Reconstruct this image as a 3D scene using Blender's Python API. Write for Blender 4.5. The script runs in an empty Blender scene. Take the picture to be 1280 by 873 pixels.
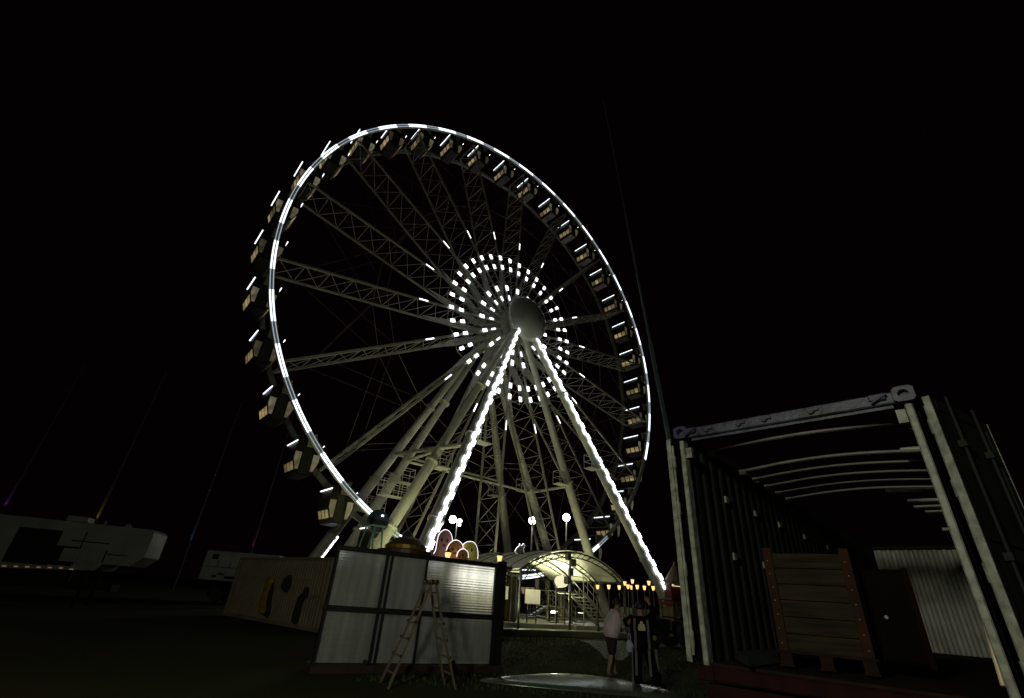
import bpy, math, random
from mathutils import Vector, Matrix
random.seed(7)
D = bpy.data
SC = bpy.context.scene
COL = SC.collection
R = math.radians

# ------------------------------------------------------------------ camera
F_PX, PITCH, ROLL, EYE = 587.26, R(29.006), R(4.3445), 1.5      # focal length in photo pixels, photo is 1280 wide
_f = Vector((0, math.cos(PITCH), math.sin(PITCH)))
_r0 = Vector((1, 0, 0)); _u0 = _r0.cross(_f)
_r = math.cos(ROLL) * _r0 + math.sin(ROLL) * _u0
_u = -math.sin(ROLL) * _r0 + math.cos(ROLL) * _u0
CP = Vector((0, 0, EYE))
cd = D.cameras.new('camera'); cam = D.objects.new('camera', cd); COL.objects.link(cam)
cam.matrix_world = Matrix(((_r.x, _u.x, -_f.x, CP.x), (_r.y, _u.y, -_f.y, CP.y), (_r.z, _u.z, -_f.z, CP.z), (0, 0, 0, 1)))
cd.sensor_fit = 'HORIZONTAL'; cd.sensor_width = 36; cd.lens = F_PX / 1280 * 36
cd.shift_y = -10 / 1280; cd.clip_end = 3000; cd.clip_start = 0.1
SC.camera = cam

# ------------------------------------------------------------------ night sky, weak site light, exposure
w = D.worlds.new('World'); SC.world = w; w.use_nodes = True
nt = w.node_tree; nt.nodes.clear()
SUN_EL, SUN_AZ = R(24), R(-168)                                  # direction the weak site light comes from
sky = nt.nodes.new('ShaderNodeTexSky'); sky.sky_type = 'NISHITA'; sky.sun_disc = False
sky.sun_elevation = R(-9); sky.sun_rotation = SUN_AZ
b1 = nt.nodes.new('ShaderNodeBackground'); b1.inputs['Strength'].default_value = 0.01
nt.links.new(sky.outputs[0], b1.inputs['Color'])
b2 = nt.nodes.new('ShaderNodeBackground'); b2.inputs['Color'].default_value = (0.0011, 0.0003, 0.0007, 1); b2.inputs['Strength'].default_value = 1
ad = nt.nodes.new('ShaderNodeAddShader'); wo = nt.nodes.new('ShaderNodeOutputWorld')
nt.links.new(b1.outputs[0], ad.inputs[0]); nt.links.new(b2.outputs[0], ad.inputs[1]); nt.links.new(ad.outputs[0], wo.inputs['Surface'])
sd = D.lights.new('sun', 'SUN'); sd.energy = 0.03; sd.angle = R(3); sd.color = (1.0, 0.96, 0.72)
sun = D.objects.new('sun', sd); COL.objects.link(sun)
_d = Vector((math.sin(SUN_AZ) * math.cos(SUN_EL), math.cos(SUN_AZ) * math.cos(SUN_EL), math.sin(SUN_EL)))
sun.rotation_euler = _d.to_track_quat('Z', 'Y').to_euler()
# the yard lamp behind the photographer that lights the container's front
for nm, loc, en, colr in (('yard_lamp', (-3.5, -2.5, 4.2), 1400, (1.0, .99, .80)),):
    ld_ = D.lights.new(nm, 'POINT'); ld_.energy = en; ld_.color = colr; ld_.shadow_soft_size = .45
    lo_ = D.objects.new(nm, ld_); COL.objects.link(lo_); lo_.location = loc
vs = SC.view_settings
vs.view_transform = 'Standard'; vs.look = 'None'; vs.exposure = 0; vs.gamma = 1; vs.use_curve_mapping = False
SC.cycles.use_denoising = True
SC.cycles.max_bounces = 5; SC.cycles.diffuse_bounces = 2; SC.cycles.glossy_bounces = 3
SC.cycles.sample_clamp_indirect = 3

# ------------------------------------------------------------------ photo pixel -> point in the world
def ray(x, y):
    return (_f + (x - 640) / F_PX * _r - (y - 426.5) / F_PX * _u).normalized()
def atz(x, y, z=0.0):
    v = ray(x, y); return CP + v * ((z - EYE) / v.z)
def atd(x, y, Y):
    v = ray(x, y); return CP + v * (Y / v.y)
def atplane(x, y, P0, n):
    v = ray(x, y); return CP + v * ((P0 - CP).dot(n) / v.dot(n))

# ------------------------------------------------------------------ materials
def mat(name, col, rough=0.6, metal=0.0, var=0.15, scale=6.0, bump=0.0, bscale=40.0, emit=None, es=0.0, spec=0.5, stretch=None):
    m = D.materials.new(name); m.use_nodes = True
    t = m.node_tree; p = t.nodes['Principled BSDF']
    p.inputs['Roughness'].default_value = rough; p.inputs['Metallic'].default_value = metal
    p.inputs['Specular IOR Level'].default_value = spec
    tc = t.nodes.new('ShaderNodeTexCoord')
    src = tc.outputs['Object']
    if stretch:
        mp = t.nodes.new('ShaderNodeMapping'); mp.inputs['Scale'].default_value = stretch
        t.links.new(src, mp.inputs[0]); src = mp.outputs[0]
    if var:
        nz = t.nodes.new('ShaderNodeTexNoise'); nz.inputs['Scale'].default_value = scale; nz.inputs['Detail'].default_value = 5
        t.links.new(src, nz.inputs['Vector'])
        cr = t.nodes.new('ShaderNodeValToRGB')
        cr.color_ramp.elements[0].position = 0.3; cr.color_ramp.elements[1].position = 0.7
        cr.color_ramp.elements[0].color = tuple(c * (1 - var) for c in col) + (1,)
        cr.color_ramp.elements[1].color = tuple(min(1, c * (1 + var)) for c in col) + (1,)
        t.links.new(nz.outputs['Fac'], cr.inputs[0]); t.links.new(cr.outputs[0], p.inputs['Base Color'])
        rr = t.nodes.new('ShaderNodeMapRange'); rr.inputs['To Min'].default_value = max(0.05, rough - .1); rr.inputs['To Max'].default_value = min(1, rough + .1)
        t.links.new(nz.outputs['Fac'], rr.inputs[0]); t.links.new(rr.outputs[0], p.inputs['Roughness'])
    else:
        p.inputs['Base Color'].default_value = col + (1,)
    if bump:
        n2 = t.nodes.new('ShaderNodeTexNoise'); n2.inputs['Scale'].default_value = bscale; n2.inputs['Detail'].default_value = 3
        t.links.new(src, n2.inputs['Vector'])
        bp = t.nodes.new('ShaderNodeBump'); bp.inputs['Strength'].default_value = bump; bp.inputs['Distance'].default_value = 0.02
        t.links.new(n2.outputs['Fac'], bp.inputs['Height']); t.links.new(bp.outputs[0], p.inputs['Normal'])
    if emit:
        p.inputs['Emission Color'].default_value = emit + (1,); p.inputs['Emission Strength'].default_value = es
    return m

M = {}
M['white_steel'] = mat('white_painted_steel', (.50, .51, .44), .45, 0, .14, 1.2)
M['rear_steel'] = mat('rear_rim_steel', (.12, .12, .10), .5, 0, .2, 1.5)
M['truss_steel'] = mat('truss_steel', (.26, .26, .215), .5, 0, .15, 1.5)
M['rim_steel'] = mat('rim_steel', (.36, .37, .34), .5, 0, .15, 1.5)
M['hub_white'] = mat('hub_white', (.36, .38, .35), .3, 0, .06, .6)
M['dark_steel'] = mat('dark_steel', (.035, .035, .04), .5, .3, .2)
M['led'] = mat('led_white', (.8, .8, .8), .5, 0, 0, emit=(.87, .92, 1.0), es=2.0)
M['led_dim'] = mat('led_dim', (.6, .6, .6), .5, 0, 0, emit=(.72, .84, 1.0), es=.5)
M['led_panel'] = mat('led_panel', (.8, .8, .8), .5, 0, 0, emit=(.92, .95, 1.0), es=2.4)
M['led_leg'] = mat('led_leg', (.8, .8, .8), .5, 0, 0, emit=(.90, .95, 1.0), es=5.0)
M['cabin_dark'] = mat('cabin_shell', (.010, .008, .006), .5, 0, .2, 3)
M['cabin_roof'] = mat('cabin_roof', (.022, .023, .02), .5, 0, .2, 3)
def window_glow(name, e, s):
    m = mat(name, (.25, .22, .15), .25, 0, 0, emit=e, es=s)
    t = m.node_tree; p = t.nodes['Principled BSDF']
    oi = t.nodes.new('ShaderNodeObjectInfo'); mr = t.nodes.new('ShaderNodeMapRange')
    mr.inputs['To Min'].default_value = s * .3; mr.inputs['To Max'].default_value = s * 1.7
    tc = t.nodes.new('ShaderNodeTexCoord'); nz = t.nodes.new('ShaderNodeTexNoise'); nz.inputs['Scale'].default_value = 2.2
    t.links.new(tc.outputs['Object'], nz.inputs['Vector'])
    av = t.nodes.new('ShaderNodeMath'); av.operation = 'MULTIPLY'
    t.links.new(oi.outputs['Random'], mr.inputs[0])
    m2 = t.nodes.new('ShaderNodeMapRange'); m2.inputs['From Min'].default_value = .3; m2.inputs['From Max'].default_value = .7; m2.inputs['To Min'].default_value = .4; m2.inputs['To Max'].default_value = 1.4
    t.links.new(nz.outputs['Fac'], m2.inputs[0]); t.links.new(mr.outputs[0], av.inputs[0]); t.links.new(m2.outputs[0], av.inputs[1])
    t.links.new(av.outputs[0], p.inputs['Emission Strength'])
    return m
M['cabin_window'] = window_glow('cabin_window_lit', (1.0, .74, .34), .17)
M['cabin_front_window'] = window_glow('cabin_front_window', (.95, .85, .55), .07)
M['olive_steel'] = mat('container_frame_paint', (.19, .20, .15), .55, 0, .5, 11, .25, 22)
M['lit_bow_end'] = mat('lit_bow_end_paint', (.46, .48, .34), .5, 0, .3, 12)  # light on the farther bows' right ends, put into a paler paint
M['bow_steel'] = mat('roof_bow_paint', (.13, .135, .10), .5, .1, .3, 4)
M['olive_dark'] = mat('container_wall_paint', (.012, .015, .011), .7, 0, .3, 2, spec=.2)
M['beam_grey'] = mat('scratched_grey_beam', (.034, .036, .056), .5, .1, .8, 5, .3, 14)
M['navy'] = mat('navy_paint', (.022, .02, .05), .5, 0, .3, 6)
M['cream_wall'] = mat('cream_corrugated', (.46, .465, .40), .7, 0, .35, 1.6)
M['case_edge'] = mat('case_edge', (.010, .004, .003), .9, 0, .3, 6, spec=.05)
M['rust'] = mat('rust_red_steel', (.016, .004, .004), .8, 0, .4, 6, spec=.1)
M['floor_wood'] = mat('container_floor', (.014, .008, .006), .8, 0, .4, 6, spec=.1)
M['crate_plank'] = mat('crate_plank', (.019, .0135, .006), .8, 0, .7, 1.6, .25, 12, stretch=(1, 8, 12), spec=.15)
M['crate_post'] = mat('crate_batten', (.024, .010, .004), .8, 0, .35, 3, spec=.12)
M['crate_side'] = mat('crate_side', (.004, .003, .003), .9, 0, .3, 3, spec=.06)  # near-black: the crate side's shade is in the colour; also the dark case
M['nail'] = mat('nail_head', (.26, .25, .21), .5, .4, 0)
M['grey_pad'] = mat('grey_blanket', (.022, .024, .024), .9, 0, .3, 5, .4, 15, spec=.1)
M['trailer'] = mat('trailer_white', (.13, .145, .125), .6, 0, .25, .9)
M['trailer2'] = mat('trailer_offwhite', (.27, .29, .275), .6, 0, .25, .9)
M['trailer_dark'] = mat('trailer_dark', (.008, .008, .009), .8, 0, .2, spec=.1)
M['tan'] = mat('tan_corrugated', (.19, .165, .095), .65, 0, .2, 1.5)
M['yellow_coat'] = mat('yellow_raincoat', (.30, .17, .015), .6, 0, .3, 6)
M['black_cloth'] = mat('black_cloth', (.014, .013, .012), .9, 0, .2)
M['alu_ladder'] = mat('ladder_aluminium', (.19, .155, .095), .45, .35, .25, 8)
M['ladder_dark'] = mat('ladder_knob', (.03, .012, .010), .5, 0, .2)
M['panel_frame'] = mat('panel_frame', (.008, .007, .007), .6, .2, .3)
M['base_brown'] = mat('panel_base', (.020, .011, .007), .8, 0, .3, 6)
M['deck'] = mat('deck_plate', (.34, .37, .30), .38, .1, .25, 1.0, .1, 15)
M['canopy'] = mat('canopy_membrane', (.70, .71, .56), .6, 0, .08, 1.5)
M['arch'] = mat('canopy_arch', (.045, .05, .04), .5, .3, .2)
M['rail'] = mat('rail_white', (.50, .50, .40), .45, 0, .1, 4)
M['rail_yellow'] = mat('rail_yellow', (.55, .38, .05), .5, 0, .15, 4)
M['lantern_glass'] = mat('lantern_glass', (.8, .6, .3), .4, 0, 0, emit=(1.0, .60, .20), es=1.5)
M['sign_cream'] = mat('sign_cream_lit', (.8, .75, .5), .4, 0, 0, emit=(.95, .90, .58), es=.85)
M['sign_dimcream'] = mat('sign_cream_dim', (.8, .75, .5), .4, 0, .3, 3, emit=(.95, .88, .55), es=.30)
M['booth_glow'] = mat('booth_glow_lit', (.8, .75, .5), .4, 0, .3, 1.5, emit=(1.0, .96, .84), es=3.4)  # glow of the board added in the booth to back-light the panel sheets
M['neon'] = mat('neon_outline', (.9, .9, .9), .4, 0, 0, emit=(1.0, .93, 1.0), es=1.7)
M['pink'] = mat('cutout_pink', (.55, .30, .29), .6, 0, .3, 3)
M['orange'] = mat('cutout_orange', (.72, .36, .10), .6, 0, .3, 3)
M['lime'] = mat('cutout_yellow', (.75, .74, .14), .6, 0, .3, 3)
M['greyfig'] = mat('cutout_grey', (.25, .22, .22), .6, 0, .3, 3)
M['ink'] = mat('cutout_ink', (.05, .02, .02), .6, 0, 0)
M['bronze'] = mat('kiosk_bronze', (.07, .042, .016), .5, .2, .3, 4)
M['gold'] = mat('kiosk_gold_band', (.28, .18, .03), .4, .5, .2, 4)
M['motor_blue'] = mat('drive_blue', (.012, .018, .045), .3, .1, .3, 4)
M['flood'] = mat('flood_lens', (1, 1, 1), .3, 0, 0, emit=(.93, 1.0, .86), es=25)
M['flood_warm'] = mat('flood_lens_warm', (1, 1, 1), .3, 0, 0, emit=(1.0, .86, .80), es=25)
M['work_lens'] = mat('work_lens', (1, 1, 1), .3, 0, 0, emit=(1.0, .97, .66), es=8)
M['skin'] = mat('skin', (.30, .16, .10), .55, 0, .1, 20)
M['hair'] = mat('hair', (.010, .008, .007), .6, 0, .2, 60)
M['shirt'] = mat('white_shirt', (.60, .50, .50), .85, 0, .15, 5, .9, 6)
M['shorts'] = mat('maroon_shorts', (.018, .008, .009), .9, 0, .2, 8)
M['jacket'] = mat('black_jacket', (.005, .004, .0045), .9, 0, .3, 8, spec=.1)
M['stripe'] = mat('grey_stripe', (.11, .095, .10), .85, 0, .2, 10)
M['emblem'] = mat('cream_emblem', (.48, .42, .24), .8, 0, .1)
M['shoe'] = mat('shoe', (.03, .03, .03), .6, 0, .2)
M['tractor_green'] = mat('tractor_green', (.010, .022, .010), .5, 0, .3, 4)
M['yellow_rim'] = mat('yellow_wheel_rim', (.62, .50, .04), .45, 0, .15, 5)
M['tyre'] = mat('tyre', (.015, .015, .015), .85, 0, .2)
M['stall_red'] = mat('stall_red', (.16, .02, .015), .6, 0, .2, 3)
M['stall_yellow'] = mat('stall_yellow', (.18, .14, .03), .6, 0, .3, 3)
M['steel_sheet'] = mat('steel_sheet', (.30, .34, .29), .22, .75, .12, .7)
M['path'] = mat('path_pale', (.16, .19, .13), .8, 0, .2, 1.5)
M['plastic'] = mat('bag_plastic', (.45, .5, .6), .3, 0, .2, 9)
M['pole_bar'] = mat('pale_bar', (.62, .50, .28), .5, .1, .3, 4)
M['crane'] = mat('crane_boom', (.16, .22, .24), .45, .3, .2, 2)
M['amber'] = mat('amber_marker', (.7, .5, .3), .4, 0, 0, emit=(.9, .55, .25), es=.12)
M['pole_grey'] = mat('pole_grey', (.035, .035, .035), .7, .0, .2, spec=.1)
M['lampmast'] = mat('mast_grey', (.025, .025, .025), .6, .2, .2)
M['tarp_green'] = mat('base_teal', (.05, .09, .08), .5, 0, .2, 3)
M['wood_pallet'] = mat('pallet_wood', (.014, .007, .004), .85, 0, .4, 5, spec=.1)

def ground_mat():
    m = D.materials.new('night_ground'); m.use_nodes = True; t = m.node_tree; p = t.nodes['Principled BSDF']
    tc = t.nodes.new('ShaderNodeTexCoord')
    a = t.nodes.new('ShaderNodeTexNoise'); a.inputs['Scale'].default_value = .35; a.inputs['Detail'].default_value = 8
    b = t.nodes.new('ShaderNodeTexNoise'); b.inputs['Scale'].default_value = 22; b.inputs['Detail'].default_value = 5
    for q in (a, b): t.links.new(tc.outputs['Object'], q.inputs['Vector'])
    c1 = t.nodes.new('ShaderNodeValToRGB'); c1.color_ramp.elements[0].position = .35; c1.color_ramp.elements[1].position = .65
    c1.color_ramp.elements[0].color = (.036, .026, .010, 1); c1.color_ramp.elements[1].color = (.030, .044, .010, 1)
    c2 = t.nodes.new('ShaderNodeValToRGB'); c2.color_ramp.elements[0].color = (.55, .55, .55, 1); c2.color_ramp.elements[1].color = (1.3, 1.3, 1.2, 1)
    t.links.new(a.outputs['Fac'], c1.inputs[0]); t.links.new(b.outputs['Fac'], c2.inputs[0])
    mx = t.nodes.new('ShaderNodeMixRGB'); mx.blend_type = 'MULTIPLY'; mx.inputs[0].default_value = 1
    t.links.new(c1.outputs[0], mx.inputs[1]); t.links.new(c2.outputs[0], mx.inputs[2]); t.links.new(mx.outputs[0], p.inputs['Base Color'])
    p.inputs['Roughness'].default_value = .95; p.inputs['Specular IOR Level'].default_value = .1
    bp = t.nodes.new('ShaderNodeBump'); bp.inputs['Strength'].default_value = .6; bp.inputs['Distance'].default_value = .04
    t.links.new(b.outputs['Fac'], bp.inputs['Height']); t.links.new(bp.outputs[0], p.inputs['Normal'])
    return m
M['ground'] = ground_mat()
M['grass'] = mat('grass_blades', (.048, .085, .018), .8, 0, .4, 1.2, spec=.15)

def alu_panel_mat():
    # translucent multiwall sheet: fine horizontal ribs, cloudy, lights behind it show as soft patches
    m = D.materials.new('multiwall_sheet'); m.use_nodes = True; t = m.node_tree; p = t.nodes['Principled BSDF']
    out = t.nodes['Material Output']
    tc = t.nodes.new('ShaderNodeTexCoord')
    mp = t.nodes.new('ShaderNodeMapping'); mp.inputs['Scale'].default_value = (4, 4, .35); t.links.new(tc.outputs['Object'], mp.inputs[0])
    n3 = t.nodes.new('ShaderNodeTexNoise'); n3.inputs['Scale'].default_value = 1.6; n3.inputs['Detail'].default_value = 5; t.links.new(mp.outputs[0], n3.inputs['Vector'])
    cr = t.nodes.new('ShaderNodeValToRGB'); cr.color_ramp.elements[0].position = .35; cr.color_ramp.elements[1].position = .68
    cr.color_ramp.elements[0].color = (.62, .66, .64, 1); cr.color_ramp.elements[1].color = (.92, .93, .90, 1)
    t.links.new(n3.outputs['Fac'], cr.inputs[0])
    wv = t.nodes.new('ShaderNodeTexWave'); wv.wave_type = 'BANDS'; wv.bands_direction = 'Z'; wv.inputs['Scale'].default_value = 6; wv.inputs['Distortion'].default_value = 1.2; wv.inputs['Detail'].default_value = 1
    t.links.new(tc.outputs['Object'], wv.inputs['Vector'])
    bp = t.nodes.new('ShaderNodeBump'); bp.inputs['Strength'].default_value = .18; bp.inputs['Distance'].default_value = .006
    t.links.new(wv.outputs['Fac'], bp.inputs['Height'])
    rf = t.nodes.new('ShaderNodeBsdfRefraction'); rf.inputs['Roughness'].default_value = .48; rf.inputs['IOR'].default_value = 1.12
    t.links.new(cr.outputs[0], rf.inputs['Color']); t.links.new(bp.outputs[0], rf.inputs['Normal'])
    tl = t.nodes.new('ShaderNodeBsdfTranslucent'); t.links.new(cr.outputs[0], tl.inputs['Color'])
    mx = t.nodes.new('ShaderNodeMixShader'); mx.inputs[0].default_value = .35
    t.links.new(rf.outputs[0], mx.inputs[1]); t.links.new(tl.outputs[0], mx.inputs[2])
    p.inputs['Roughness'].default_value = .38; p.inputs['Metallic'].default_value = .3; t.links.new(bp.outputs[0], p.inputs['Normal'])
    c2 = t.nodes.new('ShaderNodeMixRGB'); c2.blend_type = 'MULTIPLY'; c2.inputs[0].default_value = 1; c2.inputs[2].default_value = (.78, .82, .76, 1)
    t.links.new(cr.outputs[0], c2.inputs[1]); t.links.new(c2.outputs[0], p.inputs['Base Color'])
    m2 = t.nodes.new('ShaderNodeMixShader'); m2.inputs[0].default_value = .36
    t.links.new(mx.outputs[0], m2.inputs[1]); t.links.new(p.outputs[0], m2.inputs[2]); t.links.new(m2.outputs[0], out.inputs['Surface'])
    return m
M['alu'] = alu_panel_mat()

# ------------------------------------------------------------------ mesh helpers
class MB:
    def __init__(s): s.v = []; s.f = []
    def add(s, vs, fs):
        o = len(s.v); s.v += [tuple(p) for p in vs]; s.f += [tuple(i + o for i in q) for q in fs]; return s
    def box(s, c, size, rz=0.0, bev=0.0, mtx=None):
        x, y, z = (k / 2 for k in size)
        if bev:
            b = bev
            vs = []
            for sz in (-1, 1):
                for px, py in ((x - b, y), (-x + b, y), (-x, y - b), (-x, -y + b), (-x + b, -y), (x - b, -y), (x, -y + b), (x, y - b)):
                    pass
            ring = [(x - b, y), (-x + b, y), (-x, y - b), (-x, -y + b), (-x + b, -y), (x - b, -y), (x, -y + b), (x, y - b)]
            ins = [(a * (1 - b / x), d * (1 - b / y)) for a, d in ring]
            vs = [(a, d, -z) for a, d in ins] + [(a, d, -z + b) for a, d in ring] + [(a, d, z - b) for a, d in ring] + [(a, d, z) for a, d in ins]
            fs = [tuple(reversed(range(8))), tuple(range(24, 32))]
            for k in range(3):
                for i in range(8):
                    j = (i + 1) % 8; fs.append((k * 8 + i, k * 8 + j, k * 8 + 8 + j, k * 8 + 8 + i))
        else:
            vs = [(sx * x, sy * y, sz * z) for sz in (-1, 1) for sx, sy in ((-1, -1), (1, -1), (1, 1), (-1, 1))]
            fs = [(3, 2, 1, 0), (4, 5, 6, 7), (0, 1, 5, 4), (1, 2, 6, 5), (2, 3, 7, 6), (3, 0, 4, 7)]
        m = mtx or (Matrix.Translation(Vector(c)) @ Matrix.Rotation(rz, 4, 'Z'))
        return s.add([m @ Vector(p) for p in vs], fs)
    def tube(s, a, b, r0, r1=None, n=6, cap=True, up=None):
        a = Vector(a); b = Vector(b); r1 = r0 if r1 is None else r1
        d = (b - a).normalized(); t = Vector(up) if up else (Vector((0, 0, 1)) if abs(d.z) < .9 else Vector((1, 0, 0)))
        x = d.cross(t).normalized(); y = d.cross(x)
        vs = []
        for p, r in ((a, r0), (b, r1)):
            for i in range(n):
                an = 2 * math.pi * (i + .5) / n; vs.append(p + x * (r * math.cos(an)) + y * (r * math.sin(an)))
        fs = [(i, (i + 1) % n, n + (i + 1) % n, n + i) for i in range(n)]
        if cap: fs += [tuple(reversed(range(n))), tuple(range(n, 2 * n))]
        return s.add(vs, fs)
    def bar(s, a, b, wd, h, up=(0, 0, 1)):
        a = Vector(a); b = Vector(b); d = (b - a).normalized(); x = d.cross(Vector(up)).normalized(); y = x.cross(d)
        vs = [p + x * (i * wd / 2) + y * (j * h / 2) for p in (a, b) for i, j in ((-1, -1), (1, -1), (1, 1), (-1, 1))]
        return s.add(vs, [(3, 2, 1, 0), (4, 5, 6, 7), (0, 1, 5, 4), (1, 2, 6, 5), (2, 3, 7, 6), (3, 0, 4, 7)])
    def path(s, pts, r, n=6):
        for a, b in zip(pts[:-1], pts[1:]): s.tube(a, b, r, r, n)
        return s
    def lathe(s, prof, n=24, axis='Z', c=(0, 0, 0)):
        vs = []; c = Vector(c)
        for r, h in prof:
            for i in range(n):
                an = 2 * math.pi * i / n; ca, sa = r * math.cos(an), r * math.sin(an)
                vs.append(c + (Vector((ca, sa, h)) if axis == 'Z' else Vector((ca, -h, sa)) if axis == 'Y' else Vector((h, ca, sa))))
        fs = []
        for k in range(len(prof) - 1):
            for i in range(n):
                j = (i + 1) % n; fs.append((k * n + i, k * n + j, k * n + n + j, k * n + n + i))
        fs += [tuple(reversed(range(n))), tuple((len(prof) - 1) * n + i for i in range(n))]
        return s.add(vs, fs)
    def prism(s, poly, o, ax, ay, az, depth):
        """polygon in the plane (ax, ay) at o, extruded depth along az"""
        o = Vector(o); ax = Vector(ax); ay = Vector(ay); az = Vector(az); n = len(poly)
        vs = [o + ax * x + ay * y for x, y in poly] + [o + ax * x + ay * y + az * depth for x, y in poly]
        fs = [tuple(reversed(range(n))), tuple(range(n, 2 * n))] + [(i, (i + 1) % n, n + (i + 1) % n, n + i) for i in range(n)]
        return s.add(vs, fs)
    def build(s, name, m, parent=None, loc=None, rz=None, smooth=False):
        me = D.meshes.new(name); me.from_pydata(s.v, [], s.f); me.validate(); me.update()
        import bmesh
        bm = bmesh.new(); bm.from_mesh(me); bmesh.ops.recalc_face_normals(bm, faces=bm.faces); bm.to_mesh(me); bm.free()
        if smooth:
            me.polygons.foreach_set('use_smooth', [True] * len(me.polygons))
        me.materials.append(M[m] if isinstance(m, str) else m)
        o = D.objects.new(name, me); COL.objects.link(o)
        if parent: o.parent = parent
        if loc is not None: o.location = loc
        if rz is not None: o.rotation_euler = (0, 0, rz)
        return o

def tag(o, label=None, cat=None, group=None, kind=None):
    if label: o['label'] = label
    if cat: o['category'] = cat
    if group: o['group'] = group
    if kind: o['kind'] = kind
    return o
def thing(name, label, cat, loc=(0, 0, 0), rz=0.0, group=None):
    o = D.objects.new(name, None); COL.objects.link(o); o.location = loc; o.rotation_euler = (0, 0, rz)
    return tag(o, label, cat, group)
KIDS = {}
def copy_tree(o, parent=None):
    c = o.copy(); COL.objects.link(c)
    if parent: c.parent = parent
    for ch in list(o.children): copy_tree(ch, c)
    return c
def lamp(name, kind, loc, energy, color, parent=None, radius=.3, spot=None, aim=None, blend=.5):
    l = D.lights.new(name, kind); l.energy = energy; l.color = color; l.shadow_soft_size = radius
    if kind == 'SPOT': l.spot_size = R(spot); l.spot_blend = blend
    o = D.objects.new(name, l); COL.objects.link(o); o.location = loc
    if parent: o.parent = parent
    if aim is not None: o.rotation_euler = (-Vector(aim)).to_track_quat('Z', 'Y').to_euler()
    return o

# ------------------------------------------------------------------ the setting
gb = MB()
S = 900; N = 24
gv = [(-S + 2 * S * i / N, -S + 2 * S * j / N, 0) for j in range(N + 1) for i in range(N + 1)]
gf = [(j * (N + 1) + i, j * (N + 1) + i + 1, (j + 1) * (N + 1) + i + 1, (j + 1) * (N + 1) + i) for j in range(N) for i in range(N)]
gb.add(gv, gf); tag(gb.build('ground', 'ground'), kind='structure')
pp = [atz(724, 800.5), atz(737, 806), atz(748, 814), atz(757, 824), atz(778, 826), atz(796, 812), atz(800, 804)]
pb = MB(); pb.prism([(p.x, p.y) for p in pp], (0, 0, .006), (1, 0, 0), (0, 1, 0), (0, 0, 1), .01)
tag(pb.build('path', 'path'), kind='structure')
# grass between the panel and the wheel's deck
gr = MB()
for i in range(16000):
    x = random.uniform(-2.5, 9); y = random.uniform(11, 29)
    if y > 27.6 + .8 * (x - 1): continue
    an = random.uniform(0, 6.28); h = random.uniform(.025, .07); wv = random.uniform(.008, .016)
    dx, dy = math.cos(an) * wv, math.sin(an) * wv; lx, ly = random.uniform(-.03, .03), random.uniform(-.03, .03)
    gr.add([(x - dx, y - dy, 0), (x + dx, y + dy, 0), (x + lx, y + ly, h)], [(0, 1, 2)])
tag(gr.build('grass', 'grass'), kind='stuff')

# ------------------------------------------------------------------ the wheel
WA = R(38.666)
WC = Vector((.141, 39.518, 25.108)); RW = 22.0
wheel = thing('ferris_wheel', 'giant observation wheel with white lit rim, lattice spokes and glowing hub rings', 'ferris wheel', WC, WA)
def pol(r, deg, y): return Vector((r * math.cos(R(deg)), y, r * math.sin(R(deg))))
# rims: a front rim at y 0 and a rear rim at y 3.7 (y runs away from the viewer)
def ring_mb(r0, r1, y0, y1, n=144):
    m = MB(); vs = []
    for i in range(n):
        a = 360 * i / n
        vs += [pol(r0, a, y0), pol(r1, a, y0), pol(r1, a, y1), pol(r0, a, y1)]
    fs = []
    for i in range(n):
        j = (i + 1) % n
        for k in range(4):
            l = (k + 1) % 4; fs.append((i * 4 + k, i * 4 + l, j * 4 + l, j * 4 + k))
    return m.add(vs, fs)
ring_mb(21.83, 22.17, .0, .24).build('front_rim', 'rim_steel', wheel)
rr = MB()
for i in range(36):
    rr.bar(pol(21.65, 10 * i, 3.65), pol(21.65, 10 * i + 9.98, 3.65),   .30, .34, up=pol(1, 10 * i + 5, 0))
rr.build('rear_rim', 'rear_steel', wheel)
# rim lighting
def arc_band(m, r0, r1, a0, a1, y, t, n=6):
    for i in range(n):
        b0 = a0 + (a1 - a0) * i / n; b1 = a0 + (a1 - a0) * (i + 1) / n
        vs = [pol(r0, b0, y), pol(r1, b0, y), pol(r1, b1, y), pol(r0, b1, y)]
        vs += [p + Vector((0, -t, 0)) for p in vs]
        m.add(vs, [(0, 1, 2, 3), (4, 5, 6, 7), (0, 1, 5, 4), (2, 3, 7, 6)] + ([(0, 3, 7, 4)] if 1 else []) + [(1, 2, 6, 5)])
seg = MB()
for b0, b1 in ((-2.95, -1.05), (-.95, .95), (1.05, 2.95)):
    arc_band(seg, 21.86, 21.955, b0, b1, -.004, .03, 2); arc_band(seg, 22.045, 22.14, b0, b1, -.004, .03, 2)
dim = MB()
for k in range(40):
    a0 = 3.05 + 3.9 * k / 40
    for r0 in (21.88, 22.08): arc_band(dim, r0, r0 + .038, a0, a0 + 3.9 / 40 * .66, -.004, .04, 1)
SEG0 = seg.build('bright_rim_light', 'led', wheel); DIM0 = dim.build('dotted_rim_light', 'led_dim', wheel)
first = True
for k in range(36):
    if 308 <= 10 * k <= 332: continue                            # the dark stretch low on the right
    for src in (SEG0, DIM0):
        if k == 0: continue
        o = src.copy(); COL.objects.link(o); o.parent = wheel; o.rotation_euler = (0, -R(10 * k), 0)
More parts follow.
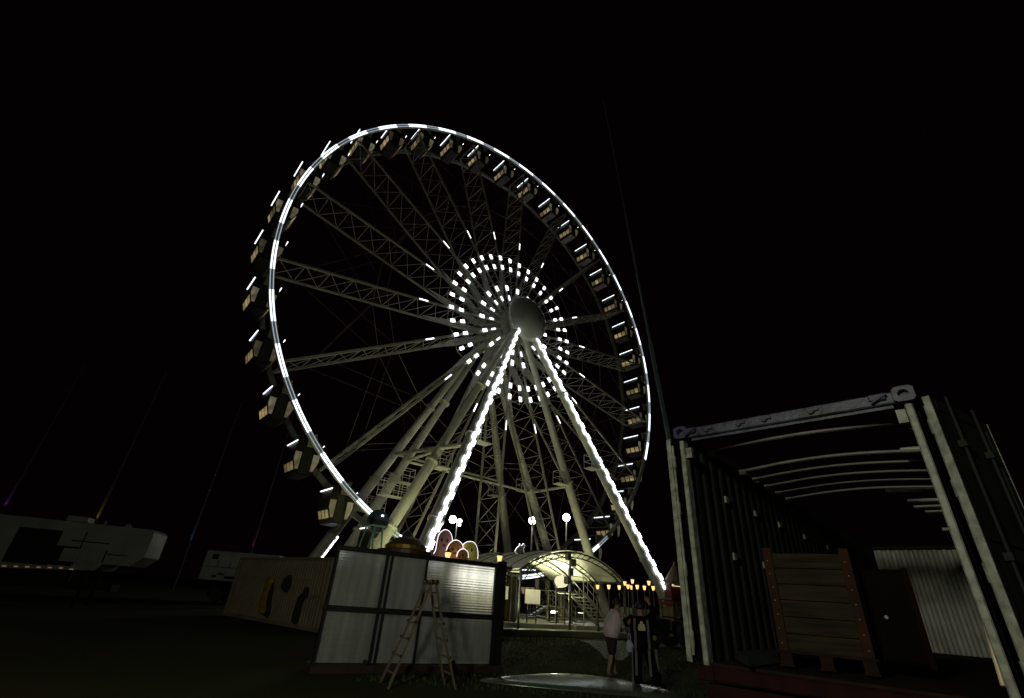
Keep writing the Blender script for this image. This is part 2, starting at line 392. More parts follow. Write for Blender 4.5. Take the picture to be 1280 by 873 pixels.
# spokes: a lattice girder whose two chords lie one behind the other
def lattice(m, P, Q, nb, rc, rb, side):
    """P, Q: functions t->front/back chord point, side: half width vector of the girder"""
    for sgn in (-1, 1):
        m.tube(P(0) + side * sgn, P(1) + side * sgn, rc, rc, 6); m.tube(Q(0) + side * sgn, Q(1) + side * sgn, rc, rc, 6)
    for i in range(nb + 1):
        t = i / nb
        m.tube(P(t), Q(t), rb, rb, 4)
        if i < nb:
            t2 = (i + 1) / nb
            m.tube(P(t) + side, Q(t2) + side, rb * .8, rb * .8, 4); m.tube(Q(t) - side, P(t2) - side, rb * .8, rb * .8, 4)
            m.tube(P(t) - side, P(t2) + side, rb * .7, rb * .7, 3); m.tube(Q(t) + side, Q(t2) - side, rb * .7, rb * .7, 3)
sp = MB()
Pf = lambda t: Vector((1.6 + t * 20.0, .35 - .25 * (1 - t), 0)); Qf = lambda t: Vector((1.6 + t * 20.0, 2.95 + .35 * (1 - t), 0))
lattice(sp, Pf, Qf, 11, .072, .036, Vector((0, 0, .045)))
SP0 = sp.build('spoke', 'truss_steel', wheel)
def panel(r, wr, wt, y, name='light_panel', par=SP0, mt='led_panel', ang=0.0):
    m = MB(); m.box((r, y, 0), (wr, .05, wt))
    o = m.build(name, mt, par)
    if ang: o.rotation_euler = (0, -R(ang), 0)
    return o
panel(7.42, .46, .31, -.05); panel(6.36, .46, .30, -.05); panel(4.05, .52, .32, -.08); panel(2.95, .5, .16, -.10)
panel(10.1, .85, .11, .16, 'light_bar')
bt = MB(); bt.box((2.3, .05, 0), (1.3, .10, .16)); bt.prism([(1.3, -.22), (5.4, -.34), (8.6, 0), (5.4, .34), (1.3, .22)], (0, 2.75, 0), (1, 0, 0), (0, 0, 1), (0, 1, 0), .08)
bt.build('gusset_plate', 'rim_steel', SP0)
# carriers of the light panels between the spokes
ca = MB(); ca.tube((1.6, .12, 0), (7.9, .12, 0), .045, .045, 5); ca.tube((7.9, .12, 0), pol(7.6, 10, .12), .03, .03, 4); ca.tube((7.9, .12, 0), pol(7.6, -10, .12), .03, .03, 4)
ca.tube((6.0, .12, 0), pol(6.0, 10, .12), .025, .025, 4); ca.tube((6.0, .12, 0), pol(6.0, -10, .12), .025, .025, 4)
CA0 = ca.build('light_carrier', 'truss_steel', wheel)
panel(7.42, .46, .31, -.05, par=CA0); panel(6.36, .46, .30, -.05, par=CA0)
# thin bracing rods between neighbouring spokes
tr = MB()
for y in (.35, 2.95):
    tr.tube(pol(13.4, -10, y), pol(13.4, 10, y), .018, .018, 3)
    tr.tube(pol(13.4, -10, y), pol(19.4, 10, y), .009, .009, 3); tr.tube(pol(13.4, 10, y), pol(19.4, -10, y), .009, .009, 3)
TR0 = tr.build('brace_rod', 'truss_steel', wheel)
for k in range(18):
    a = 10 + 20 * k
    o = SP0 if k == 0 else copy_tree(SP0, wheel)
    o.rotation_euler = (0, -R(a), 0)
    o = CA0 if k == 0 else copy_tree(CA0, wheel)
    o.rotation_euler = (0, -R(a + 10), 0)
    o = TR0 if k == 0 else copy_tree(TR0, wheel)
    o.rotation_euler = (0, -R(a + 10), 0)
hb = MB(); hb.lathe([(1.5, -3.7), (1.9, -3.5), (1.9, -2.9), (1.15, -2.7), (1.15, -.8), (1.75, -.6), (1.75, -.0), (1.3, .12)], 32, 'Y')
hb.build('hub_drum', 'rim_steel', wheel, smooth=False)

# ------------------------------------------------------------------ cabins
def make_cabin():
    root = thing('wheel_cabin', 'dark cabin', 'cabin')
    prof = [(-.55, .28), (-.80, .06), (-.86, -.45), (-.86, -1.0), (-.52, -1.86), (-.40, -1.95), (.40, -1.95), (.52, -1.86), (.86, -1.0), (.86, -.45), (.80, .06), (.55, .28)]
    b = MB(); b.prism(prof, (0, -.95, 0), (1, 0, 0), (0, 0, 1), (0, 1, 0), 1.9)
    b.build('cabin_body', 'cabin_dark', root)
    rf = MB(); rf.prism([(-.62, .30), (-.84, .10), (-.80, .04), (-.5, .34), (.5, .34), (.80, .04), (.84, .10), (.62, .30), (.4, .42), (-.4, .42)][0:0] or [(-.84, .09), (-.58, .32), (-.3, .44), (.3, .44), (.58, .32), (.84, .09), (.80, .075), (.56, .29), (-.56, .29), (-.80, .075)], (0, -1.02, 0), (1, 0, 0), (0, 0, 1), (0, 1, 0), 2.04)
    rf.tube((-.5, 0, .42), (0, 0, .62), .05); rf.tube((.5, 0, .42), (0, 0, .62), .05)
    rf.build('cabin_roof', 'cabin_roof', root)
    ax = MB(); ax.tube((0, -1.75, .5), (0, 1.75, .5), .09, .09, 8); ax.box((0, -1.15, .2), (.5, .12, .75)); ax.box((0, 1.15, .2), (.5, .12, .75))
    ax.build('hanger_axle', 'truss_steel', root)
    for sg in (-1, 1):
        lt = MB(); lt.tube((sg * .87, -1.0, .11), (sg * .87, 1.0, .11), .042, .042, 8); lt.build('roof_light', 'led', root)
        # three lit panes in the sloping lower flank, dark mullions between them
        fl = Vector((sg * (.86 - .52), 0, .86)); nrm = Vector((sg * .93, 0, -.37))
        for i in range(3):
            y0 = -.86 + i * .60
            A = Vector((sg * .86, 0, -1.0)); B = Vector((sg * .52, 0, -1.86))
            p0 = A.lerp(B, .22) + nrm * .012; p1 = A.lerp(B, .78) + nrm * .012
            wn = MB(); vs = [p0 + Vector((0, y0, 0)), p0 + Vector((0, y0 + .46, 0)), p1 + Vector((0, y0 + .46, 0)), p1 + Vector((0, y0, 0))]
            vs += [v - nrm * .02 for v in vs]
            wn.add(vs, [(0, 1, 2, 3), (7, 6, 5, 4), (0, 1, 5, 4), (1, 2, 6, 5), (2, 3, 7, 6), (3, 0, 4, 7)])
            wn.build('flank_window', 'cabin_window', root)
        fw = MB(); fw.prism([(sg * .38, -.55), (sg * .78, -.55), (sg * .78, -1.0), (sg * .56, -1.62), (sg * .38, -1.62)], (0, -.975, 0), (1, 0, 0), (0, 0, 1), (0, 1, 0), .03)
        fw.build('front_window', 'cabin_front_window', root)
    dr = MB(); dr.box((0, -.965, -1.0), (.6, .03, 1.6)); dr.box((.22, -1.0, -1.0), (.03, .05, .3)); dr.build('door', 'cabin_roof', root)
    return root
CAB0 = make_cabin()
def cabin_label(a):
    ed = {165: 'at the upper left rim', 5: 'at the right edge of the wheel'}
    return ed.get(a)
rot = Matrix.Rotation(WA, 3, 'Z')
quad = {}
names = ['first', 'second', 'third', 'fourth', 'fifth', 'sixth', 'seventh', 'eighth', 'ninth']
for k in range(36):
    a = 5 + 10 * k
    o = CAB0 if k == 0 else copy_tree(CAB0)
    o.location = WC + rot @ pol(22.0, a, 1.85); o.rotation_euler = (0, 0, WA)
    o['group'] = 'passenger cabins round the wheel'
    q = int(a // 90); i = int((a % 90) // 10)
    if q == 0: lb = '%s dark cabin up the right side of the wheel from hub height' % names[i]
    elif q == 1: lb = '%s dark cabin with white roof light left of the wheel top' % names[i]
    elif q == 2: lb = '%s dark cabin down the left side of the wheel from hub height' % names[i]
    else: lb = '%s cabin right of the lowest point of the wheel' % names[i]
    o['label'] = lb
del quad

# ------------------------------------------------------------------ legs and axle of the wheel
base = Vector((WC.x, WC.y, 0)); HZ = WC.z
sup = thing('wheel_support_frame', 'white tubular legs and axle carrying the giant wheel, front pair edged with bright lights', 'support frame', base, WA)
legs = [  # hub y, foot x, foot y, lit, platform at t
    ('A', -.75, -.45, -12.1, -.9, 0, .60), ('A', -.75, .45, 12.1, -.9, 0, .55),
    ('B', -1.5, -.6, -12.3, -7.9, 1, .55), ('B', -1.5, .6, 11.9, -7.9, 1, .52),
    ('A', 4.5, -.45, -11.8, 4.3, 0, .62), ('A', 4.5, .45, 12.4, 4.3, 0, .55),
    ('B', 5.2, -.6, -11.4, 11.6, 0, .60), ('B', 5.2, .6, 12.2, 11.6, 0, .55)]
legline = []
for kind, hy, hx, fx, fy, lit, tp in legs:
    top = Vector((hx, hy, HZ - .7)); bot = Vector((fx, fy, .45))
    legline.append((top, bot))
    m = MB()
    mid = top.lerp(bot, tp)
    if kind == 'B':
        m.tube(top, mid, .30, .38, 16); m.tube(mid, bot, .41, .44, 16)
    else:
        m.tube(top, mid, .27, .34, 16); m.tube(mid, bot, .38, .40, 16)
    dd = (bot - top).normalized()
    for q in (mid, top.lerp(bot, tp * .5), top.lerp(bot, .8)):
        m.tube(q - dd * .07, q + dd * .07, .50, .50, 16)
    m.box((fx, fy, .40), (1.5, 1.5, .12)); m.tube((fx, fy, .4), bot, .5, .45, 10)
    lg = m.build('leg', 'white_steel', sup, smooth=False)
    # maintenance basket at the joint of the leg
    sx = 1 if fx < 0 else -1
    pm = MB(); c = mid + Vector((sx * .95, 0, -.3))
    pm.box(c, (1.1, .9, .06))
    for ix in (-1, 1):
        for iy in (-1, 1): pm.tube(c + Vector((ix * .52, iy * .42, 0)), c + Vector((ix * .52, iy * .42, 1.1)), .025, .025, 4)
    for hz in (.55, 1.1):
        q = [c + Vector((ix * .52, iy * .42, hz)) for ix, iy in ((-1, -1), (1, -1), (1, 1), (-1, 1), (-1, -1))]
        pm.path(q, .022, 4)
    pm.tube(c + Vector((-sx * .5, 0, -.02)), mid + dd * .8, .04, .04, 4)
    pm.build('work_basket', 'white_steel', sup)
    if lit:
        # zigzag string of square LED modules along the front of the leg
        L = (bot - top).length; fr = Vector((0, -1, 0)); fr = (fr - dd * fr.dot(dd)).normalized(); sd_ = dd.cross(fr)
        n = 48; lm = MB(); rq = random.Random(3)
        for i in range(n):
            t0 = .015 + .955 * i / n; t1 = t0 + .955 / n * rq.uniform(.80, .95)
            off = (.09 if i % 2 else -.04) + rq.uniform(-.035, .035); wd = .085 + .05 * t0 + rq.uniform(-.015, .025)
            rr_ = .36 + .10 * t0 + (.02 if i % 2 else 0)
            p = top.lerp(bot, t0) + fr * rr_; q = top.lerp(bot, t1) + fr * rr_
            vs = [p + sd_ * (off - wd), p + sd_ * (off + wd), q + sd_ * (off + wd), q + sd_ * (off - wd)]
            vs += [v + fr * .06 for v in vs]
            lm.add(vs, [(0, 1, 2, 3), (4, 5, 6, 7), (0, 1, 5, 4), (1, 2, 6, 5), (2, 3, 7, 6), (3, 0, 4, 7)])
        lm.build('light_strip', 'led_leg', lg)
# a short lit length low on the inner side of the outer rear leg
_t, _b = legline[6]; lm = MB()
for i in range(9):
    p = _t.lerp(_b, .80 + .021 * i) + Vector((.52, -.2, 0)); q = _t.lerp(_b, .80 + .021 * i + .018) + Vector((.52, -.2, 0)); lm.bar(p, q, .16, .10)
lm.build('light_strip', 'led_leg', [c for c in sup.children if c.name.startswith('leg')][6])
# cross ties between legs
ct = MB()
def on(i, t): return legline[i][0].lerp(legline[i][1], t)
ct.tube(on(2, .58), on(6, .50), .16, .16, 8); ct.tube(on(6, .5), on(7, .5), .10, .10, 8); ct.tube(on(4, .56), on(5, .56), .10, .10, 8)
ct.tube(on(0, .56), on(4, .56), .12, .12, 8); ct.tube(on(1, .56), on(5, .56), .12, .12, 8)
ct.build('cross_tie', 'white_steel', sup)
ax = MB(); ax.tube((0, -1.9, HZ), (0, 5.6, HZ), .75, .75, 24); ax.box((0, -1.1, HZ - .55), (1.9, .9, .9), bev=.1); ax.box((0, 4.9, HZ - .55), (1.9, .9, .9), bev=.1)
ax.build('axle', 'white_steel', sup)
cp_ = MB(); cp_.lathe([(1.5, 1.5), (2.1, 1.6), (2.27, 1.78), (2.28, 1.95), (2.2, 2.12), (2.02, 2.32), (1.72, 2.55), (1.3, 2.76), (.8, 2.90), (.35, 2.96), (.08, 2.97)], 48, 'Y', (0, 0, HZ))
cap = cp_.build('hub_cap', 'hub_white', sup, smooth=True)
# low base beams
bb = MB()
for y in (-7.9, -.9, 4.3, 11.6): bb.bar((-12.8, y, .30), (12.8, y, .30), .5, .45)
for x in (-12.1, 0, 12.1): bb.bar((x, -8.3, .29), (x, 12, .29), .45, .4)
bb.build('base_beam', 'white_steel', sup)

# ------------------------------------------------------------------ deck in front of the wheel
dk = MB(); dk.box((-1, 1.4, .18), (29, 22.2, .30), bev=.02)
deckt = thing('loading_deck', 'low pale metal deck the wheel and its stairs stand on', 'deck', base, WA)
dk2 = MB()
dk.v = []; dk.f = []
dk.box((-1, -5.2, .16), (27, 9.0, .30), bev=.02); dk.build('deck_floor', 'deck', deckt)
dk2.box((-1, -3.6, .40), (24, 7.6, .16), bev=.02); dk2.build('upper_step', 'deck', deckt)

def wl(s, o, z): return base + rot @ Vector((s, -o, z))         # wheel-aligned s along the rim, o towards the viewer

# ------------------------------------------------------------------ canopy over the boarding stairs
can = thing('boarding_canopy', 'arched translucent canopy on dark lattice arches over the boarding stairs', 'canopy', wl(-1.05, 9.1, 0), WA)
span = 4.55; H0, H1 = 3.1, 4.45
def arch_pt(t, y, dz=0.0):
    x = -span + 2 * span * t
    return Vector((x, y, H0 + dz + (H1 - H0) * math.sin(math.pi * t) ** .8))
mem = MB(); nt_, ny = 24, 7; vs = []
for j in range(ny):
    for i in range(nt_ + 1): vs.append(arch_pt(i / nt_, j * 1.15, .09 - (.06 if j % 2 else 0)))
k0 = len(vs); vs += [v + Vector((0, 0, .03)) for v in vs]
fs = [(j * (nt_ + 1) + i, j * (nt_ + 1) + i + 1, (j + 1) * (nt_ + 1) + i + 1, (j + 1) * (nt_ + 1) + i) for j in range(ny - 1) for i in range(nt_)]
fs += [tuple(k0 + q for q in f) for f in fs]
mem.add(vs, fs); mem.build('membrane', 'canopy', can)
for j in range(4):
    y = j * 2.3; m = MB()
    for i in range(20):
        a0, a1 = i / 20, (i + 1) / 20
        m.tube(arch_pt(a0, y), arch_pt(a1, y), .05, .05, 5); m.tube(arch_pt(a0, y, -.30), arch_pt(a1, y, -.30), .04, .04, 5)
        m.tube(arch_pt(a0, y, -.30), arch_pt(a1, y), .02, .02, 4)
    m.build('arch_truss', 'arch', can)
    for sx in (-span, span):
        p = MB(); p.tube((sx, y, .02), (sx, y, H0), .065, .065, 8); p.tube((sx, y, H0 - .8), (sx * .8, y, H0 + .28), .03, .03, 5); p.box((sx, y, .02), (.3, .3, .03))
        p.build('post', 'arch', can)
for j in range(1, 7):
    m = MB()
    for i in range(16): m.tube(arch_pt(i / 16, j * 1.15, .135 - (.06 if j % 2 else 0)), arch_pt((i + 1) / 16, j * 1.15, .135 - (.06 if j % 2 else 0)), .022, .022, 5)
    m.build('membrane_rib', 'arch', can)
pg = MB()
for t in (.0, .5, 1.0): pg.tube(arch_pt(t, 0, -.02), arch_pt(t, 6.9, -.02), .045, .045, 6)
pg.build('purlin', 'arch', can)

# ------------------------------------------------------------------ stairs, rails, signs on the deck
def stair(label, foot, rz, n, rise, run, wd, name='boarding_stair'):
    t = thing(name, label, 'stairs', foot, rz, 'boarding stairs')
    for sy in (-1, 1):
        m = MB(); m.bar((0, sy * wd / 2, .08), (n * run, sy * wd / 2, n * rise + .02), .06, .22); m.build('stringer', 'rail', t)
        m = MB()
        m.tube((0, sy * wd / 2, 1.0), (n * run, sy * wd / 2, n * rise + 1.0), .035, .035, 6); m.tube((0, sy * wd / 2, .55), (n * run, sy * wd / 2, n * rise + .55), .022, .022, 5)
        for i in range(0, n + 1, 2): m.tube((i * run, sy * wd / 2, i * rise + .1), (i * run, sy * wd / 2, i * rise + 1.0), .025, .025, 5)
        m.build('handrail', 'rail', t)
    for i in range(n):
        m = MB(); m.box((i * run + run / 2, 0, (i + 1) * rise), (run * .95, wd - .08, .05)); st = m.build('step', 'rail', t)
        m = MB(); m.box((i * run + .02, 0, (i + 1) * rise - .0), (.03, wd - .12, .042)); m.build('step_light', 'led_dim', st)
    tp = MB(); tp.box((n * run + .75, 0, n * rise), (1.5, wd, .08)); tp.build('landing', 'deck', t)
    lgm = MB()
    for ix in (.1, 1.4):
        for sy in (-1, 1):
            lgm.tube((n * run + ix, sy * wd / 2, 0), (n * run + ix, sy * wd / 2, n * rise + 1.0), .035, .035, 6)
    for sy in (-1, 1): lgm.tube((n * run, sy * wd / 2, n * rise + 1.0), (n * run + 1.4, sy * wd / 2, n * rise + 1.0), .03, .03, 5)
    lgm.build('landing_frame', 'rail', t)
    return t
s1 = atz(755, 783, .48); stair('tall boarding stair with pale lit steps under the right half of the canopy', s1, WA + math.pi, 9, .2, .30, 1.3)
s2 = atz(712, 778, .48); stair('short boarding stair in the middle under the canopy, beside the oval sign', s2, WA + math.pi, 5, .19, .30, 1.2)
s3 = atz(664, 771, .48); stair('short boarding stair rising to the right beside the silver panel', s3, R(8), 5, .17, .30, 1.2)
def barrier(label, a, b, col='rail'):
    t = thing('crowd_barrier', label, 'barrier', a, math.atan2(b.y - a.y, b.x - a.x), 'barriers on the deck')
    L = (b - a).length; f = MB(); f.path([(0, 0, 0), (0, 0, 1.05), (L, 0, 1.05), (L, 0, 0)], .03, 6); f.tube((0, 0, .2), (L, 0, .2), .025, .025, 6)
    f.build('frame', col, t)
    q = MB(); n = max(3, int(L / .16))
    for i in range(1, n): q.tube((L * i / n, 0, .2), (L * i / n, 0, 1.05), .013, .013, 4)
    q.build('bars', 'rail', t)
    return t
barrier('barred white barrier between the two stairs on the deck', atz(715, 776, .48), atz(740, 778, .48))
barrier('yellow topped barrier in front of the stair nearest the silver panel', atz(682, 779, .31), atz(703, 782, .31), 'rail_yellow')
barrier('barred white barrier right of the tall stair', atz(757, 781, .48), atz(778, 783, .48))
def board(name, label, p, wd, h, mt, post=True, oval=False):
    t = thing(name, label, 'sign', (p.x, p.y, 0), WA * .5, 'lit signs under the canopy')
    z = p.z
    m = MB()
    if oval: poly = [(wd / 2 * math.cos(R(i * 15)), h / 2 * math.sin(R(i * 15))) for i in range(24)]
    else: poly = [(-wd / 2, -h / 2), (wd / 2, -h / 2), (wd / 2, h / 2), (-wd / 2, h / 2)]
    m.prism(poly, (0, 0, z), (1, 0, 0), (0, 0, 1), (0, 1, 0), .08); m.build('lit_face', mt, t)
    m = MB(); m.prism([(x * 1.06, y * 1.08) for x, y in poly], (0, .03, z), (1, 0, 0), (0, 0, 1), (0, 1, 0), .08); m.build('sign_frame', 'bronze', t)
    m = MB(); m.tube((-wd * .3, .08, .4), (-wd * .3, .08, z), .04, .04, 6); m.tube((wd * .3, .08, .4), (wd * .3, .08, z), .04, .04, 6); m.build('post', 'arch', t)
board('oval_sign', 'oval cream lit sign under the canopy', atd(702, 727, 33.6), .98, .70, 'sign_cream', oval=True)
board('menu_sign', 'square cream lit board beside the short stair', atd(666, 746, 31.5), .95, .75, 'sign_dimcream')
board('tariff_sign', 'small cream board near the right end of the silver panel', atd(644, 712, 31.5), .55, .30, 'sign_dimcream')
# ride control cabin under the canopy
ck = thing('control_cabin', 'dark operator cabin standing under the canopy behind the stairs', 'cabin', wl(-3.9, 5.0, .48), WA)
m = MB(); m.box((0, 0, 1.2), (2.2, 1.6, 2.4), bev=.05); m.build('cabin_wall', 'bronze', ck)
m = MB(); m.box((0, 0, 2.47), (2.5, 1.9, .12), bev=.03); m.build('roof', 'arch', ck)
m = MB(); m.box((-.3, -.815, 1.5), (1.1, .04, .7)); m.build('window', 'sign_dimcream', ck)
m = MB(); m.box((.75, -.815, 1.0), (.6, .04, 1.9)); m.build('door', 'arch', ck)
# ornate mast at the crown of the canopy
om = thing('loudspeaker_cluster', 'dark cluster of loudspeakers on a post at the middle of the canopy', 'loudspeaker', wl(-1.1, 8.6, .3))
m = MB(); m.tube((0, 0, 0), (0, 0, 4.2), .07, .07, 8); m.build('post', 'arch', om)
for i, (dz, an) in enumerate(((3.6, 0), (3.1, 1.2), (2.6, 2.6), (3.9, 3.9), (2.2, 5), (4.35, .6))):
    m = MB(); m.box((.2 * math.cos(an), .2 * math.sin(an), dz), (.34, .3, .42), rz=an, bev=.04); m.build('speaker_box', 'dark_steel', om)

# lanterns on posts
def lantern(label, p, base_z=.02, h=None, sc=1.0, name='lantern_post', group='warm lanterns round the wheel'):
    t = thing(name, label, 'lantern', (p.x, p.y, base_z), 0, group)
    z = p.z - base_z
    m = MB(); m.tube((0, 0, 0), (0, 0, z - .2 * sc), .045, .03, 8); m.lathe([(.12, 0), (.10, .1), (.05, .3), (.045, .5)], 10); m.build('post', 'arch', t)
    m = MB(); m.lathe([(.09 * sc, z - .2 * sc), (.15 * sc, z + .10 * sc), (.15 * sc, z + .12 * sc)], 6); m.build('lantern_glass', 'lantern_glass', t)
    m = MB(); m.lathe([(.18 * sc, z + .12 * sc), (.17 * sc, z + .15 * sc), (.06 * sc, z + .26 * sc), (.02 * sc, z + .34 * sc)], 6); m.build('lantern_cap', 'arch', t)
    return t
LN = [(747, 733.5, 33.0), (761, 733.5, 33.4), (774, 734, 33.6), (781, 729, 34.2), (785, 733, 33.4), (789.5, 734, 34.6), (790.5, 726.5, 34.0), (796.5, 733.5, 33.2), (805.5, 734.5, 33.6), (811, 728.5, 32.5), (816.5, 735, 33.0)]
LL = ['just below the right end of the canopy', 'second from the canopy end in the low row', 'third from the canopy end in the low row', 'of middle height left of the tallest lantern', 'in the low row below the tallest lantern',
      'behind the low row directly under the tallest lantern', 'standing tallest in the middle of the lantern row', 'right of the tallest lantern in the low row', 'left of the lit leg in the low row', 'taller one overlapping the bottom of the lit leg', 'last and lowest one at the foot of the lit leg']
for (x, y, d), l in zip(LN, LL): lantern('warm lantern ' + l, atd(x, y, d), .33, sc=.72)

# ------------------------------------------------------------------ game booth with painted cutouts behind the panel
bth_p = atd(575, 700, 24.0); bth_a = R(14)
booth = thing('game_booth', 'low fairground booth behind the silver panel carrying glowing painted cutouts', 'booth', (bth_p.x, bth_p.y, 0), bth_a)
bz = bth_p.z - .12
m = MB(); m.box((0, .9, bz / 2 - .15), (4.6, 1.8, bz - .3), bev=.04); m.build('booth_wall', 'bronze', booth)
m = MB(); m.box((0, .85, bz - .06), (5.0, 2.1, .16), bev=.04); m.build('roof', 'bronze', booth)
m = MB(); m.box((0, -.15, .9), (4.4, .5, .1)); m.box((0, -.2, .45), (4.4, .1, .85)); m.build('counter', 'crate_post', booth)
m = MB(); m.box((.75, -.03, bz - .56), (3.0, .06, .66), bev=.01); m.build('glow_board', 'booth_glow', booth)  # added hidden glowing board, brightens the translucent sheets from behind
m = MB(); m.box((-1.3, -.03, bz - .50), (1.4, .06, .34), bev=.01); m.build('glow_board', 'sign_dimcream', booth)  # second added board, carries the back light further left
m = MB(); m.box((.9, -.02, bz - 1.35), (2.4, .04, .6), bev=.01); m.build('low_glow_board', 'sign_cream', booth)  # added as well: lower glowing board behind the sheets
for x_ in (.2, 1.5):
    m = MB(); m.lathe([(.05, -.09), (.09, -.03), (.09, .03), (.04, .09)], 12, c=(x_, -.2, bz - .2)); m.build('added_bulb', 'led', booth)  # bulbs added for more glow through the sheets
def blob(pts, n=6):
    out = []
    k = len(pts)
    for i in range(k):
        p0, p1, p2, p3 = (Vector(pts[(i + j - 1) % k]).to_2d() for j in range(4))
        for s in range(n):
            t = s / n
            out.append(tuple(.5 * ((2 * p1) + (-p0 + p2) * t + (2 * p0 - 5 * p1 + 4 * p2 - p3) * t * t + (-p0 + 3 * p1 - 3 * p2 + p3) * t ** 3)))
    return out
def cutout(label, px, py, Y, pts, mt, rz, feats=(), sc=.042, name='painted_cutout', zbase=None):
    p = atd(px, py, Y)
    t = thing(name, label, 'cutout', p, rz, 'glowing painted cutouts')
    poly = blob([(x * sc, y * sc) for x, y in pts])
    m = MB(); m.prism(poly, (0, 0, 0), (1, 0, 0), (0, 0, 1), (0, 1, 0), .06); m.build('painted_board', mt, t)
    o = MB(); P = [Vector((x, 0.03, y)) for x, y in poly]
    for a, b in zip(P, P[1:] + P[:1]):
        if min(a.z, b.z) > 1 * sc: o.tube(a, b, .028, .028, 6)
    o.build('neon_outline', 'neon', t)
    f = MB()
    for x, y, rx, ry in feats: f.prism([(x * sc + rx * sc * math.cos(R(30 * i)), y * sc + ry * sc * math.sin(R(30 * i))) for i in range(12)], (0, -.015, 0), (1, 0, 0), (0, 0, 1), (0, 1, 0), .012)
    if feats: f.build('painted_face', 'ink', t)
    return t
cutout('tall pink dome shaped cutout with glowing white edge', 553, 698, 23.4, [(-9, 0), (-8, 8), (-7, 22), (-2, 28), (4, 27), (8, 20), (8, 10), (14, 4), (14, 0)], 'pink', bth_a, ((-3, 18, 1.2, 2.0), (3, 18, 1.2, 2.0), (0, 13, 1.5, 1)))
cutout('round orange face cutout with glowing edge beside the tall pink one', 568, 698.5, 23.2, [(-8, 0), (-9, 9), (-5, 16), (1, 18), (7, 14), (8, 6), (7, 0)], 'orange', bth_a, ((-3, 9, 1.1, 1.6), (3, 9, 1.1, 1.6), (0, 5, 2.4, .8)))
cutout('small orange cutout low between the orange face and the yellow one', 578, 699.5, 23.1, [(-5, 0), (-5, 7), (0, 10), (5, 7), (5, 0)], 'orange', bth_a, ((0, 4, 1, 1.4),))
cutout('round yellow cutout with glowing edge, last along the booth', 585, 699, 23.5, [(-8, 0), (-9, 9), (-4, 16), (4, 17), (9, 11), (9, 0)], 'lime', bth_a, ((-3, 9, 1.0, 1.5), (3, 9, 1.0, 1.5)))
cutout('small grey eared cutout with glowing edge on top of the canopy', 650, 692, 29.6, [(-8, 0), (-6, 6), (-2, 9), (-1, 12), (2, 9.5), (6, 13), (8, 10), (6, 6), (7, 0)], 'greyfig', WA, (), sc=.042)
for x, y, Y, l in ((526, 692, 23.4, 'hanging left of the pink cutout above the silver panel'), (560, 694, 22.8, 'in front of the orange face cutout'), (624.5, 698, 24.2, 'at the right end of the silver panel')):
    lantern('warm lantern ' + l, atd(x, y, Y), .02, sc=.85)
# domed ticket kiosk
kp = atd(507, 690, 17.0)
ki = thing('ticket_kiosk', 'dark bronze domed kiosk roof with gold band rising behind the silver panel', 'kiosk', (kp.x, kp.y, 0))
kz = kp.z - .1
m = MB(); m.lathe([(.62, 0), (.62, kz - .1)], 12); m.build('kiosk_wall', 'bronze', ki)
m = MB(); m.lathe([(.92, kz), (.92, kz + .12), (.66, kz + .16), (.62, kz + .3), (.45, kz + .46), (.2, kz + .56), (.06, kz + .72)], 20); m.build('roof', 'bronze', ki)
m = MB(); m.lathe([(.68, kz + .165), (.69, kz + .27), (.64, kz + .28)], 20); m.build('gold_band', 'gold', ki)
# drive unit pressing on the rim
dp = atd(472, 652, 30.5)
dv = thing('drive_unit', 'dark blue tyre drive with motor pressed against the lower left rim', 'drive unit', (dp.x, dp.y, .3), WA)
dz = dp.z - .3
m = MB(); m.lathe([(.3, -.25), (.62, -.22), (.68, 0), (.62, .22), (.3, .25)], 24, 'Y', (0, 0, dz)); m.build('tyre', 'motor_blue', dv)
m = MB(); m.box((.2, .65, dz + .15), (.7, .8, .6), bev=.06); m.lathe([(.28, -.1), (.28, -.9)], 16, 'Y', (.1, 0, dz + .2)); m.build('motor', 'motor_blue', dv)
m = MB()
for sx in (-1, 1):
    for sy in (-.3, .9): m.tube((sx * .9, sy, 0), (sx * .25, sy, dz - .3), .06, .06, 6)
    m.tube((sx * .6, -.3, dz * .45), (sx * .6, .9, dz * .45), .04, .04, 5)
m.tube((-.7, -.3, dz * .3), (.7, -.3, dz * .3), .04, .04, 5); m.tube((-.55, -.3, dz * .6), (.55, -.3, dz * .6), .04, .04, 5)
m.box((0, .3, dz - .28), (1.0, 1.5, .08)); m.build('stand', 'tarp_green', dv)
m = MB(); m.box((.1, -.33, dz + .32), (.14, .04, .1)); m.build('status_lamp', 'led', dv)
# service gangways beside the left legs
def gangway(label, c, rz, L):
    t = thing('service_gangway', label, 'gangway', c, rz, 'service gangways on the left legs')
    m = MB(); m.box((0, 0, 0), (L, .8, .06)); m.build('floor_plate', 'white_steel', t)
    m = MB()
    for sy in (-.4, .4):
        for i in range(5): m.tube((-L / 2 + L * i / 4, sy, 0), (-L / 2 + L * i / 4, sy, 1.1), .028, .028, 5)
        for z in (.4, .75, 1.1): m.tube((-L / 2, sy, z), (L / 2, sy, z), .025, .025, 5)
    m.build('railing', 'white_steel', t)
gangway('railed service gangway between the two outer left legs', atd(459, 640, 38.0), WA, 2.4)
gangway('railed service gangway higher up right of the drive unit', atd(494, 622, 36.0), WA, 2.6)

